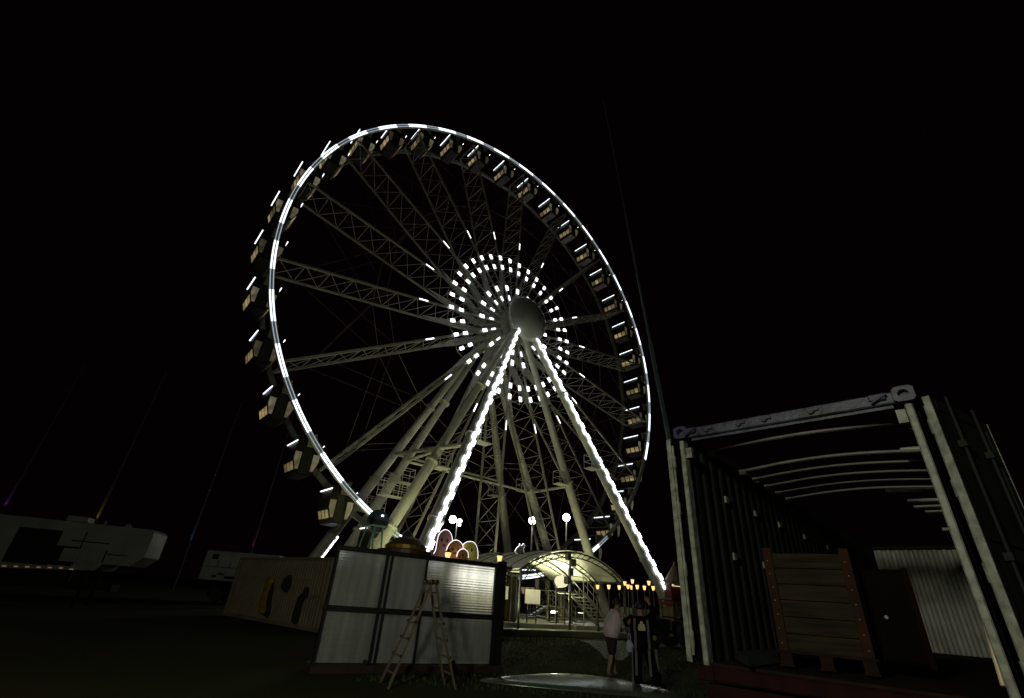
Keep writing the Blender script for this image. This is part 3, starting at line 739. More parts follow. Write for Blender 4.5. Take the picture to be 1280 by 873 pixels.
# floodlights standing round the wheel's foot, aimed up at the legs
def floodlight(label, p, aim, energy, col=(1, .98, .50), spot=120):
    t = thing('ground_floodlight', label, 'floodlight', p, 0, 'ground floodlights at the foot of the wheel')
    aim = Vector(aim).normalized(); q = aim.to_track_quat('Z', 'Y').to_matrix().to_4x4()
    mt = Matrix.Translation((0, 0, .55)) @ q
    m = MB(); m.box(None, (.46, .34, .16), bev=.02, mtx=mt); m.build('housing', 'dark_steel', t)
    m = MB(); m.box(None, (.40, .28, .012), mtx=mt @ Matrix.Translation((0, 0, .088))); m.build('lens', 'work_lens', t)
    m = MB(); m.tube((-.26, 0, 0), (-.26, 0, .55), .02, .02, 5); m.tube((.26, 0, 0), (.26, 0, .55), .02, .02, 5); m.box((0, 0, .02), (.7, .3, .04)); m.build('bracket', 'dark_steel', t)
    lamp('flood_beam', 'SPOT', Vector((0, 0, .55)) + aim * .25, energy, col, t, .15, spot, aim, .9)
floodlight('floodlight at the foot of the left lit leg', wl(-9.2, 5.2, .48), (-.05, .25, 1), 1300)
floodlight('floodlight in the middle under the wheel', wl(-1.0, 1.4, .48), (.05, .1, 1), 750)
floodlight('floodlight under the right half of the wheel', wl(6.5, 2.6, .48), (.0, .15, 1), 750)
floodlight('floodlight behind the outer left legs', wl(-15.5, 1.0, .1), (.55, .25, 1), 700)
floodlight('floodlight on the deck under the boarding canopy', wl(-2.6, 4.4, .48), (.05, -.45, 1), 1500, (1, .97, .62), 155)
floodlight('floodlight on the deck beside the tall stair', wl(1.6, 4.6, .48), (-.2, -.4, 1), 1200, (1, .97, .62), 155)
floodlight('floodlight left of the boarding canopy', wl(-7.0, 8.6, .33), (.75, .35, 1), 700, (1, .97, .66), 110)
floodlight('floodlight at the rear foot of the wheel', wl(1.0, -8.0, .1), (0, -.1, 1), 550)

# tall floodlight masts far behind
def mast(label, heads, Y, col, energy):
    cx = sum(h[0] for h in heads) / len(heads); p = atd(cx, heads[0][1], Y)
    t = thing('floodlight_mast', label, 'light mast', (p.x, p.y, 0), 0, 'floodlight masts beyond the wheel')
    m = MB(); m.tube((0, 0, 0), (0, 0, p.z), .16, .09, 8); m.build('mast_pole', 'lampmast', t)
    for x, y, r in heads:
        q = atd(x, y, Y) - Vector((p.x, p.y, 0))
        m = MB(); m.lathe([(r * .5, -.30), (r, -.1), (r, .0), (r * .92, .01)], 16, 'Y', q + Vector((0, .05, 0))); m.tube(q + Vector((0, .2, 0)), (0, .1, q.z - .1), .05, .05, 5); hd = m.build('lamp_housing', 'lampmast', t)
        m = MB(); m.lathe([(r * .92, .0), (r * .8, .10), (r * .4, .2), (r * .1, .22)], 16, 'Y', q + Vector((0, .02, 0))); m.build('lens', col, hd)
    q = atd(heads[0][0], heads[0][1], Y)
    lamp('mast_beam', 'POINT', Vector((0, -.9, p.z)), energy, (1, .95, .82), t, .5)
mast('tall mast with three pinkish white lamps left of the lattice tower', [(566, 649.5, .62), (575, 651.5, .34), (574.5, 656.5, .2)], 80, 'flood_warm', 2500)
mast('tall mast with one greenish white lamp in the middle under the wheel', [(665.5, 651, .60)], 80, 'flood', 2500)
mast('tall mast with one greenish white lamp nearer the right lit leg', [(708, 647, .62)], 80, 'flood', 2500)

# ------------------------------------------------------------------ silver panel wall and its ladder
A = Vector((-3.52, 11.53, 0)); B = Vector((.235, 13.72, 0)); pd = (B - A).normalized(); PL = (B - A).length; pa = math.atan2(pd.y, pd.x)
pw = thing('panel_wall', 'wall of ribbed silvery translucent sheets in a dark frame behind the ladder', 'panel wall', A, pa)
Z0, ZM, Z1 = .18, 1.14, 2.30
def frac(x, y):
    n = Vector((-pd.y, pd.x, 0)); q = atplane(x, y, A, n); return (q - A).dot(pd)
cuts = [0.02, frac(487, 692), frac(534, 698), frac(621, 708), PL - .12]
fr = MB()
for z, h in ((Z0 - .06, .12), (ZM, .11), (Z1 + .01, .10)): fr.box((PL / 2, 0, z), (PL + .04, .12, h))
fr.build('cross_rail', 'panel_frame', pw)
for i, c in enumerate(cuts):
    m = MB()
    if i == 1:
        m.box((c - .05, -.01, (Z0 + Z1) / 2), (.05, .13, Z1 - Z0)); m.box((c + .07, -.01, (Z0 + Z1) / 2), (.05, .13, Z1 - Z0))
    elif i == 4: m.box((c + .06, -.02, (Z1 + .1) / 2), (.16, .20, Z1 + .14))
    else: m.box((c, -.01, (Z0 + Z1) / 2), (.045 if i != 3 else .07, .13, Z1 - Z0))
    m.build('upright', 'panel_frame', pw)
for i in range(4):
    for z0, z1 in ((Z0, ZM), (ZM, Z1)):
        m = MB(); n = 40; x0, x1 = cuts[i] + .005, cuts[i + 1] - .005; vs = []
        bow = random.uniform(-.006, .012)
        nx = 6
        for j in range(n + 1):
            z = z0 + (z1 - z0) * j / n
            for k in range(nx + 1):
                u = k / nx
                vs.append((x0 + (x1 - x0) * u, -.03 - bow * math.sin(math.pi * u) * math.sin(math.pi * j / n) - (.004 if j % 2 else 0), z))
        fs = [(j * (nx + 1) + k, j * (nx + 1) + k + 1, (j + 1) * (nx + 1) + k + 1, (j + 1) * (nx + 1) + k) for j in range(n) for k in range(nx)]
        m.add(vs, fs); m.build('ribbed_sheet', 'alu', pw)
m = MB(); m.box((PL / 2, .12, .08), (PL + .1, .7, .16), bev=.02)
for x in (1.05, 3.1): m.lathe([(.05, -.02), (.055, 0), (.05, .02)], 12, 'Y', (x, -.12, .2))
m.build('skid_base', 'base_brown', pw)
# ladder
ladc = Vector((-1.29, 10.98, 0)); lad_a = math.atan2(.40, .91)
ld = thing('step_ladder', 'folding aluminium ladder standing open in front of the silver panels', 'ladder', ladc, lad_a)
AP = 1.74
for sx, mt in ((-1, 'alu_ladder'), (1, 'alu_ladder')):
    m = MB()
    for sy in (-1, 1):
        top = Vector((sx * .045, sy * .20, AP)); mid = Vector((sx * .30, sy * .23, AP * .52)); bot = Vector((sx * .64, sy * .33, 0))
        q = Vector((sx * .34, sy * .245, AP * .46))
        m.bar(top, mid + (q - mid) * 1.2, .03, .085, up=(0, 1, 0)); m.bar(mid + Vector((0, sy * .04, 0)), bot, .028, .075, up=(0, 1, 0))
    m.build('ladder_rail', mt, ld)
    for i in range(6):
        t = .10 + i * .155; y = .20 + .12 * max(0, (t - .4)) / .6
        c = Vector((sx * (.045 + .595 * t), 0, AP * (1 - t)))
        m = MB(); m.tube(c - Vector((0, y, 0)), c + Vector((0, y, 0)), .018, .018, 8); m.build('rung', mt, ld)
    k = MB()
    for sy in (-1, 1):
        k.lathe([(.03, -.04), (.05, -.03), (.05, .03), (.03, .04)], 12, 'Y', (sx * .045, sy * .225, AP + .01))
        for t in (.40, .56, .72): k.tube((sx * (.045 + .595 * t), sy * (.21 + .12 * (t - .4)), AP * (1 - t)), (sx * (.045 + .595 * t), sy * (.29 + .12 * (t - .4)), AP * (1 - t)), .022, .028, 8)
        k.box((sx * .64, sy * .33, .03), (.06, .06, .06))
    k.build('hinge_knob', 'ladder_dark', ld)

# ------------------------------------------------------------------ big open-top container on the right
CT = Vector((2.14, 5.73, 0)); cn = thing('open_top_container', 'tall open top shipping container with its doors swung open and roof bows bare', 'shipping container', (CT.x, CT.y, 0), R(-45))
# local x runs along the front from left to right, local y runs into the container
CB, CZ = .95, 3.55; CWD, CLN = 2.44, 12.0
m = MB(); m.box((0.085, .08, (CB + CZ) / 2 - .06), (.055, .14, CZ - CB - .16), bev=.01); m.box((.155, .06, CZ - .30), (.07, .05, .12)); m.build('corner_post', 'olive_steel', cn)
m = MB(); m.box((CWD - .085, .08, (CB + CZ) / 2 - .06), (.062, .14, CZ - CB - .16), bev=.01); m.box((CWD - .16, .06, CZ - .25), (.075, .06, .13)); m.build('corner_post', 'olive_steel', cn)
hd = MB(); hd.box((CWD / 2, .07, CZ - .06), (CWD - .34, .12, .12), bev=.012); hd.box((CWD / 2, .085, CZ - .135), (CWD - .40, .05, .03)); hd.build('header_beam', 'beam_grey', cn)
for x in (.42, .80, 1.08, 1.55):
    cl = MB(); cl.lathe([(.028, -.012), (.036, 0), (.028, .02)], 10, 'Y', (x, 0, CZ - .06)); cl.box((x + .03, -.0, CZ - .05), (.09, .05, .03)); cl.build('lashing_fitting', 'navy', cn)
for x in (.22, CWD - .30):
    cl = MB(); cl.box((x, .0, CZ - .045), (.14, .07, .07), bev=.01); cl.tube((x - .06, -.03, CZ - .10), (x + .08, -.04, CZ - .03), .014, .014, 6); cl.build('lashing_fitting', 'navy', cn)
for x in (.09, CWD - .09):
    m = MB()
    # corner casting with a round hole: ring of the front face plus a body behind it
    nn = 16; ro = []; ri = []
    for i in range(nn):
        an = 2 * math.pi * (i + .5) / nn; c_, s_ = math.cos(an), math.sin(an); k_ = 1 / max(abs(c_), abs(s_))
        ro.append((.085 * c_ * k_, .075 * s_ * k_)); ri.append((.045 * c_, .042 * s_))
    vs = [(x + a, -.015, CZ - .045 + b) for a, b in ro] + [(x + a, -.015, CZ - .045 + b) for a, b in ri] + [(x + a, .07, CZ - .045 + b) for a, b in ri] + [(x + a, .16, CZ - .045 + b) for a, b in ro]
    fs = [(i, (i + 1) % nn, nn + (i + 1) % nn, nn + i) for i in range(nn)] + [(nn + i, nn + (i + 1) % nn, 2 * nn + (i + 1) % nn, 2 * nn + i) for i in range(nn)] + [(i, (i + 1) % nn, 3 * nn + (i + 1) % nn, 3 * nn + i) for i in range(nn)] + [tuple(range(2 * nn, 3 * nn)), tuple(range(3 * nn, 4 * nn))]
    m.add(vs, fs); m.build('corner_casting', 'navy' if x < 1 else 'beam_grey', cn)
def corrug(m, axis, fixed, a0, a1, z0, z1, pitch, depth, inward):
    n = int((a1 - a0) / pitch); pts = []
    for i in range(n):
        b = a0 + i * pitch
        pts += [(b, 0), (b + pitch * .32, 0), (b + pitch * .5, depth), (b + pitch * .82, depth)]
    pts.append((a1, 0)); vs = []
    for th in (0, .02):
        for z in (z0, z1):
            for p, d in pts:
                vs.append((fixed + inward * (d - th), p, z) if axis == 'x' else (p, fixed + inward * (d - th), z))
    k = len(pts); fs = []
    for i in range(k - 1): fs += [(i, i + 1, k + i + 1, k + i), (2 * k + i, 3 * k + i, 3 * k + i + 1, 2 * k + i + 1), (k + i, k + i + 1, 3 * k + i + 1, 3 * k + i), (i, 2 * k + i, 2 * k + i + 1, i + 1)]
    m.add(vs, fs)
FLZ = CB + .17
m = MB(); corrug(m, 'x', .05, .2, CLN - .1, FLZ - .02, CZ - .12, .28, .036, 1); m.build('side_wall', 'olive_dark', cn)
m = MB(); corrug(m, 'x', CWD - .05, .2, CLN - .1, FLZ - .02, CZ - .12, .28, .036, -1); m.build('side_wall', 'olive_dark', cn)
m = MB(); corrug(m, 'y', CLN - .03, .08, CWD - .08, FLZ - .02, CZ - .10, .20, .075, -1); m.build('end_wall', 'cream_wall', cn)
for x in (.045, CWD - .045):
    m = MB(); m.box((x, CLN / 2 + .08, CZ - .06), (.09, CLN - .3, .10), bev=.01); m.build('top_rail', 'olive_dark', cn)
m = MB(); m.box((CWD / 2, CLN - .04, CZ - .05), (CWD - .1, .14, .1)); m.build('end_rail', 'olive_dark', cn)
m = MB(); m.box((CWD / 2, CLN / 2, FLZ - .05), (CWD - .12, CLN - .1, .06)); m.build('container_floor', 'floor_wood', cn)
m = MB(); m.box((CWD / 2, .06, CB + .06), (CWD - .16, .12, .13), bev=.015)
for x in (.05, CWD - .05): m.box((x, CLN / 2 + .05, CB + .06), (.1, CLN - .2, .14))
m.box((.085, .06, CB + .06), (.17, .17, .13), bev=.01); m.box((CWD - .085, .06, CB + .06), (.17, .17, .13), bev=.01)
m.build('bottom_rail', 'rust', cn)
for i, y in enumerate((.82, 1.95, 2.5, 3.05, 3.6, 4.15)):
    m = MB(); pts = []
    for k in range(13):
        t = k / 12; pts.append(Vector((.10 + (CWD - .2) * t, y + random.uniform(-.004, .004), CZ - .10 + .075 * math.sin(math.pi * t))))
    m.path(pts, .022 if i != 4 else .016, 6)
    m.box((CWD - .14, y, CZ - .12), (.10, .06, .08)); m.box((.14, y, CZ - .12), (.10, .06, .08))
    m.build('roof_bow', 'bow_steel', cn)
for y in (1.2, 2.3, 3.4, 4.8, 6.4):
    for z in (2.9, 2.2):
        m = MB(); m.box((.105, y, z), (.03, .10, .09), bev=.008); m.build('lashing_ring', 'olive_steel', cn)
# lit right ends of the farther bows: short bars with the light in their colour
for y, x0, zz_ in ((1.98, .28, .03), (4.18, .78, 0), (5.15, .62, 0), (5.75, .60, 0), (6.3, .50, 0), (6.9, .20, 0), (8.5, .45, .01)):
    m = MB(); m.tube((CWD - .10 - x0, y, CZ - .085 + zz_), (CWD - .09, y, CZ - .10 + zz_), .034, .036, 8); m.box((CWD - .13, y, CZ - .13), (.08, .07, .06))
    m.build('bow_lit_end', 'lit_bow_end', cn)
# doors, each folded open on its hinges
def cdoor(hx, ang, mirror):
    d = D.objects.new('door', None); COL.objects.link(d); d.parent = cn; d.location = (hx, -.02, 0); d.rotation_euler = (0, 0, ang)
    L = 1.19; s = mirror
    m = MB(); z0, z1 = CB + .14, CZ - .12
    m.box((s * .045, 0, (z0 + z1) / 2), (.09, .05, z1 - z0)); m.box((s * (L - .05), 0, (z0 + z1) / 2), (.10, .05, z1 - z0)); m.box((s * L / 2, 0, z0 + .06), (L - .2, .05, .12)); m.box((s * L / 2, 0, z1 - .05), (L - .2, .05, .10)); 
    m.box((s * L / 2, 0, z0 + 1.15), (L - .2, .046, .08))
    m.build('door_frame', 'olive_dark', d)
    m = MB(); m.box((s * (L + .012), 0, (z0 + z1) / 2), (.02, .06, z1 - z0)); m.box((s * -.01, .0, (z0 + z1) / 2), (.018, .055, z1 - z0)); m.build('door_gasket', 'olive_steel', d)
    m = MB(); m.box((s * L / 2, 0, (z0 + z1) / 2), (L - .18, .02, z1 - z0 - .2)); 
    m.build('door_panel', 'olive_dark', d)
    m = MB()
    for x in (.30, .85):
        m.tube((s * x, -.05, z0 - .05), (s * x, -.05, z1 + .06), .014, .014, 8); m.tube((s * x, .06, z0), (s * x, .06, z1), .012, .012, 6)
        for z in (z0 + .3, z0 + 1.0, z1 - .4): m.box((s * x, -.05, z), (.09, .06, .06))
    m.build('lock_rod', 'olive_dark', d)
    return d
cdoor(CWD + .06, R(45 + 28), 1)
cdoor(-.06, R(180 - 92), 1)
# hinge bars seen beside the left post
for hx in (-.035, CWD + .035):
    m = MB(); m.tube((hx, .0, CB + .2), (hx, .0, CZ - .2), .020, .020, 10)
    for z in (CB + .35, CB + 1.0, CB + 1.65, CB + 2.2): m.tube((hx, 0, z - .07), (hx, 0, z + .07), .029, .029, 10)
    m.build('hinge_bar', 'olive_steel', cn)
# chassis carrying the container
ch = thing('container_chassis', 'dark red trailer chassis under the open container', 'trailer', (CT.x, CT.y, 0), R(-45))
m = MB()
for x in (.6, CWD - .6): m.box((x, CLN / 2, .80), (.16, CLN - .2, .28))
for y in (.15, 3, 6, 9, 11.7): m.box((CWD / 2, y, .84), (CWD - .1, .18, .16))
m.build('frame', 'rust', ch)
for y in (2.2, 3.5, 9.0):
    for x in (.22, CWD - .22):
        m = MB(); m.lathe([(.2, -.14), (.48, -.14), (.50, -.08), (.50, .08), (.48, .14), (.2, .14)], 24, 'X', (x, y, .5)); wl_ = m.build('wheel', 'tyre', ch)
        m = MB(); m.lathe([(.06, -.16), (.2, -.12), (.2, .12), (.06, .16)], 16, 'X', (x, y, .5)); m.build('rim', 'dark_steel', wl_)

cm = Matrix.Translation((CT.x, CT.y, 0)) @ Matrix.Rotation(R(-45), 4, 'Z')
cmi = cm.inverted()
# crate on a pallet inside the container: where the photo's corner rays meet the floor
def atcont(x, y, z): return cmi @ atz(x, y, z)
c0 = atcont(975, 812, FLZ + .14); c1 = atcont(1094, 824, FLZ + .14)
cd_ = (c1 - c0).to_2d(); CW_ = cd_.length; ca_ = math.atan2(cd_.y, cd_.x)
crw = cm @ Vector((c0.x, c0.y, 0))
crate = thing('wooden_crate', 'tall wooden plank crate with brown corner battens inside the container', 'crate', (crw.x, crw.y, FLZ + .146), ca_ + R(-45))
# height from the photo's top left corner
def hgt(px_, py_, P):
    v = ray(px_, py_); t = ((P - CP).to_2d().length) / v.to_2d().length; return CP.z + v.z * t
CH = hgt(960, 690, cm @ Vector((c0.x, c0.y, 0))) - (FLZ + .146)
CDP = 1.15
npl = 6
for i in range(npl):
    z0 = CH * (i + .0) / npl; m = MB(); m.box((CW_ / 2, .02, z0 + CH / npl / 2 - .01), (CW_ - .10, .024, CH / npl - .004 - .004 * (i % 2)), bev=.003); m.build('front_plank', 'crate_plank', crate)
for x in (.04, CW_ - .04):
    m = MB(); m.box((x, -.004, CH / 2 + .01), (.09, .03, CH + .06), bev=.005); bt_ = m.build('batten', 'crate_post', crate)
    m = MB()
    for i in range(7): m.lathe([(.0032, .018), (.0032, .021)], 8, 'Y', (x + random.uniform(-.01, .01), 0, CH * (.06 + .14 * i)))
    m.build('nail', 'nail', bt_)
m = MB()
for i in range(6): m.box((CW_ + .0, .06 + CDP / 2, CH * (i + .5) / 6), (.024, CDP, CH / 6 - .012)); m.box((.0, .06 + CDP / 2, CH * (i + .5) / 6), (.024, CDP, CH / 6 - .012))
m.box((CW_ / 2, .05 + CDP, CH / 2), (CW_, .024, CH)); m.build('side_planks', 'crate_side', crate)  # side planks darker than the front, shade painted in
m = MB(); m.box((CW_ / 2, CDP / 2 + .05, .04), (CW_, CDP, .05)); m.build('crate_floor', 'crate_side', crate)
plt = thing('pallet', 'dark wooden pallet under the plank crate', 'pallet', (crw.x, crw.y, FLZ), ca_ + R(-45))
m = MB()
for i in range(6): m.box((CW_ / 2, .02 + (CDP + .05) * i / 5, .13), (CW_ + .06, .10, .022))
m.build('top_boards', 'wood_pallet', plt)
m = MB()
for x in (.05, CW_ / 2, CW_ - .05): m.box((x, CDP / 2, .07), (.11, CDP + .1, .095)); m.box((x, CDP / 2, .013), (.13, CDP + .1, .018))
m.build('bearers', 'wood_pallet', plt)
# second dark crate behind the first
e0 = crw + Matrix.Rotation(ca_ + R(-45), 3, 'Z') @ Vector((CW_ + .05, .55, 0))
db = thing('dark_case', 'dark wheeled case standing right behind the plank crate', 'case', (e0.x, e0.y, FLZ), R(-45 + 8))
m = MB(); m.box((.22, .45, CH * .49 + .08), (.44, .9, CH * .94), bev=.03); m.build('case_body', 'crate_side', db)
for x in (.02, .42):
    for y in (.02, .88):
        m = MB(); m.box((x, y, CH * .49 + .08), (.05, .06, CH * .98)); m.build('corner_strip', 'case_edge', db)
m = MB(); m.lathe([(.018, .0), (.018, .02)], 10, 'Y', (.15, -.01, CH * .55)); m.build('latch', 'bow_steel', db)
# grey blankets on the floor
bl = MB(); bp0 = [atcont(x, y, FLZ + .05) for x, y in ((888, 800), (928, 783), (985, 795), (975, 822), (935, 826))]
cen = sum(bp0, Vector()) / 5
vs = [(p.x, p.y, FLZ + .002) for p in bp0] + [(p.x * .97 + cen.x * .03, p.y * .97 + cen.y * .03, FLZ + .06) for p in bp0] + [(p.x * .8 + cen.x * .2, p.y * .8 + cen.y * .2, FLZ + .075 + .015 * (i % 2)) for i, p in enumerate(bp0)]
fs = [(4, 3, 2, 1, 0), (10, 11, 12, 13, 14)] + [(k * 5 + i, k * 5 + (i + 1) % 5, k * 5 + 5 + (i + 1) % 5, k * 5 + 5 + i) for k in range(2) for i in range(5)]
bl.add([cm @ Vector(v) for v in vs], fs); tag(bl.build('moving_blanket', 'grey_pad'), 'folded grey blanket lying on the container floor left of the crate', 'blanket')
# pale bar leaning by the right post
q0 = cm @ Vector((CWD - .20, .62, 0)); lp = thing('leaning_bar', 'pale bar with a black tip leaning beside the right post of the container', 'bar', (0, 0, 0))
pt = atd(1216, 726, 4.45); pbm = atd(1254, 858, 4.28)
m = MB(); m.tube(pbm, pt, .017, .017, 8); m.build('bar_shaft', 'pole_bar', lp)
dpp = (pt - pbm).normalized(); m = MB(); m.tube(pt - dpp * .02, pt + dpp * .045, .028, .028, 8); m.build('bar_tip', 'black_cloth', lp)

# ------------------------------------------------------------------ crane boom behind the container
cb0 = atd(846, 600, 48); ct0 = atd(754, 125, 48)
cr_ = thing('crane', 'thin dark crane boom slanting up behind the open container', 'crane', (0, 0, 0))
axis = cb0 - ct0; foot = cb0 + axis * 0.16
tt = (foot.z - 1.6) / (foot.z - cb0.z) if foot.z < 1.6 else 0
foot = foot.lerp(cb0, max(0, tt))
cuts_ = [0, .18, .36, .60, 1.0]; rr_ = [.34, .24, .15, .085]
for i in range(4):
    m = MB(); m.bar(foot.lerp(ct0, cuts_[i]), foot.lerp(ct0, cuts_[i + 1]), rr_[i] * 1.2, rr_[i] * 1.6); m.build('boom_section', 'crane', cr_)
m = MB(); m.tube(ct0, foot.lerp(ct0, .10) + Vector((-.4, -.4, 0)), .02, .02, 4); m.build('hoist_cable', 'dark_steel', cr_)
m = MB(); m.box((foot.x, foot.y, 1.0), (2.4, 5.5, .9), bev=.1); m.box((foot.x + .6, foot.y - 1.6, 1.9), (1.1, 1.6, 1.2), bev=.15); m.box((foot.x, foot.y, 1.55), (1.4, 1.6, .5)); m.build('crane_carrier', 'dark_steel', cr_)
for sx in (-1, 1):
    for yy in (-1.8, 0, 1.8):
        m = MB(); m.lathe([(.3, -.18), (.55, -.16), (.58, 0), (.55, .16), (.3, .18)], 18, 'X', (foot.x + sx * 1.15, foot.y + yy, .58)); m.build('wheel', 'tyre', cr_)

# ------------------------------------------------------------------ trailers, tan container and poles on the left
t1 = thing('production_trailer', 'long pale semi trailer with raised nose parked at the left edge', 'trailer', (-16.3, 25.3, 0), R(15))
ZB, ZT = 1.55, 3.42
m = MB(); prof = [(-13.5, .95), (-1.75, 1.5), (-1.55, 1.78), (-.45, 1.78), (.0, 2.2), (.0, ZT - .12), (-.12, ZT), (-13.5, ZT + .12)]
m.prism(prof, (-.4, 0, 0), (1, 0, 0), (0, 0, 1), (0, 1, 0), 2.0); m.build('trailer_body', 'trailer', t1)
m = MB(); m.box((-4.9, -.02, 2.3), (1.7, .05, 1.45)); m.build('open_doorway', 'trailer_dark', t1)
m = MB()
for x, z, w_, h_ in ((-3.6, 2.0, .9, .8), (-2.8, 2.65, 1.5, .05), (-2.0, 2.1, .05, .5), (-1.5, 2.2, .8, .04), (-3.1, 2.35, .04, 1.4), (-4.4, 1.95, 1.2, .04)):
    m.box((x, -.012, z), (w_, .02, h_))
m.build('hatch_seam', 'trailer_dark', t1)
m = MB()
for x in (-3.35, -2.55): m.box((x, -.02, 2.05), (.7, .03, .55), bev=.005)
m.build('hatch', 'trailer', t1)
m = MB(); m.box((-4.0, .9, ZT + .2), (.9, .7, .25), bev=.03); m.build('roof_unit', 'trailer', t1)
m = MB(); m.lathe([(.16, ZT), (.16, ZT + .1), (.1, ZT + .2), (.03, ZT + .23)], 14, c=(-1.9, .8, 0)); m.lathe([(.05, ZT), (.06, ZT + .2), (.02, ZT + .24)], 10, c=(-2.9, .8, 0)); m.build('roof_vent', 'trailer', t1)
for i in range(9):
    m = MB(); m.box((-6.4 + i * .42, -.03, 1.5 - .03 * abs(i - 7) * .6), (.14, .04, .05)); m.build('marker_lamp', 'amber', t1)
for y in (.3, 1.7):
    for x in (-9.2, -8.0):
        m = MB(); m.lathe([(.25, -.16), (.50, -.14), (.52, 0), (.50, .14), (.25, .16)], 20, 'Y', (x, y, .52)); m.build('wheel', 'tyre', t1)
m = MB(); m.tube((-2.6, .5, 0), (-2.6, .5, 1.5), .07, .07, 8); m.tube((-2.6, 2, 0), (-2.6, 2, 1.5), .07, .07, 8); m.box((-6, 1.25, .82), (9, .9, .3)); m.build('landing_gear', 'trailer_dark', t1)
t2 = thing('box_trailer', 'small white box trailer partly behind the tan container', 'trailer', (-22.0, 40.0, 0), R(4))
m = MB(); m.box((2.7, 1.2, 2.45), (5.4, 2.4, 2.0), bev=.05); m.build('trailer_body', 'trailer2', t2)
m = MB()
for x, z, w_, h_ in ((.75, 3.05, .45, .35), (3.3, 2.1, .3, .3), (1.5, 1.9, .5, .1), (2.2, 1.7, .7, .16), (1.1, 1.72, .3, .12), (1.1, 2.6, .04, .4), (2.0, 2.5, .04, .4)): m.box((x, -.01, z), (w_, .03, h_))
m.build('vent', 'trailer_dark', t2)
m = MB(); m.box((2.7, -.012, 2.35), (5.2, .02, .03)); m.build('side_seam', 'trailer_dark', t2)
for x in (1.6, 4.2):
    for y in (.2, 2.2):
        m = MB(); m.lathe([(.2, -.14), (.46, -.12), (.48, 0), (.46, .12), (.2, .14)], 18, 'Y', (x, y, .48)); m.build('wheel', 'tyre', t2)
m = MB(); m.box((2.7, 1.2, 1.2), (5.0, 1.4, .46)); m.box((2.7, 1.2, .72), (3.6, 1.9, .5)); m.build('chassis', 'trailer_dark', t2)

K0 = Vector((-6.45, 20.9, 0)); K1 = Vector((-13.0, 27.0, 0)); kd = (K1 - K0); KL = kd.length; ka = math.atan2(kd.y, kd.x)
kc = thing('tan_container', 'tan corrugated container standing left of the silver panel wall', 'shipping container', K0, ka)
# local x runs along its long side away from the viewer, local y towards the left-front side is negative
ks = 1
m = MB(); corrug(m, 'y', .0, .12, KL - .1, .16, 2.50, .22, .03, -1); m.build('side_wall', 'tan', kc)
m = MB(); m.box((KL / 2, 0, 2.54), (KL, .12, .10)); m.box((KL / 2, 0, .10), (KL, .12, .14)); m.box((.06, 0, 1.3), (.12, .14, 2.5)); m.box((KL - .06, 0, 1.3), (.12, .14, 2.5)); m.box((KL / 2, 0.01, 1.75), (KL - .3, .03, .02)); m.build('frame', 'tan', kc)
m = MB(); m.box((KL / 2, -1.22, 1.3), (KL - .05, 2.3, 2.46)); m.build('container_body', 'tan', kc)
m = MB()
for x in (.35, .75):
    m.tube((x, .09, .25), (x, .09, 2.45), .02, .02, 6); m.box((x, .08, 1.2), (.2, .05, .05)); m.box((x, .08, .8), (.08, .05, .1)); m.box((x, .08, 2.1), (.08, .05, .1))
m.build('lock_rod', 'tan', kc)
def oncont(px_, py_, off=.10):
    n = Vector((-kd.y, kd.x, 0)).normalized(); return atplane(px_, py_, K0 + n * (-off if n.y > 0 else off), n)
kn = Vector((-kd.y, kd.x, 0)).normalized()
if kn.y > 0: kn = -kn
def hang(name, label, cat, mt, pts, th=.10):
    """draped cloth against the tan wall: outline points in photo pixels put on the wall's plane"""
    P = [oncont(x, y) for x, y in pts]; c = sum(P, Vector()) / len(P); ex = kd.normalized()
    poly = [((p - c).dot(ex), p.z - c.z) for p in P]
    t = MB(); pol_ = blob(poly, 4)
    vs = [c + ex * x + Vector((0, 0, z)) + kn * .0 for x, z in pol_] + [c + ex * x * .86 + Vector((0, 0, z * .95)) + kn * (th * (.8 + .3 * math.sin(9 * x + 3 * z))) for x, z in pol_]
    n = len(pol_); fs = [tuple(range(n - 1, -1, -1)), tuple(range(n, 2 * n))] + [(i, (i + 1) % n, n + (i + 1) % n, n + i) for i in range(n)]
    t.add(vs, fs); tag(t.build(name, mt, smooth=False), label, cat, 'clothes hanging on the tan container')
hang('raincoat', 'yellow raincoat hanging on the tan container wall', 'coat', 'yellow_coat', [(336, 722), (342, 724), (340, 735), (335, 748), (334, 765), (328, 768), (322, 762), (327, 745), (331, 730)])
hang('jacket', 'short black jacket hanging high on the tan container wall', 'jacket', 'black_cloth', [(364, 719), (363, 732), (358, 740), (353, 736), (353, 730), (358, 724)])
hang('overalls', 'long black overalls hanging nearest the end of the tan container', 'overalls', 'black_cloth', [(385, 733), (384, 745), (378, 752), (374, 768), (370, 780), (366, 778), (370, 762), (374, 748), (380, 742)])
hang('scarf', 'narrow dark scarf hanging close beside the yellow raincoat', 'scarf', 'black_cloth', [(342, 728), (340, 742), (337, 765), (333, 772), (331, 768), (335, 750), (338, 735)], .07)

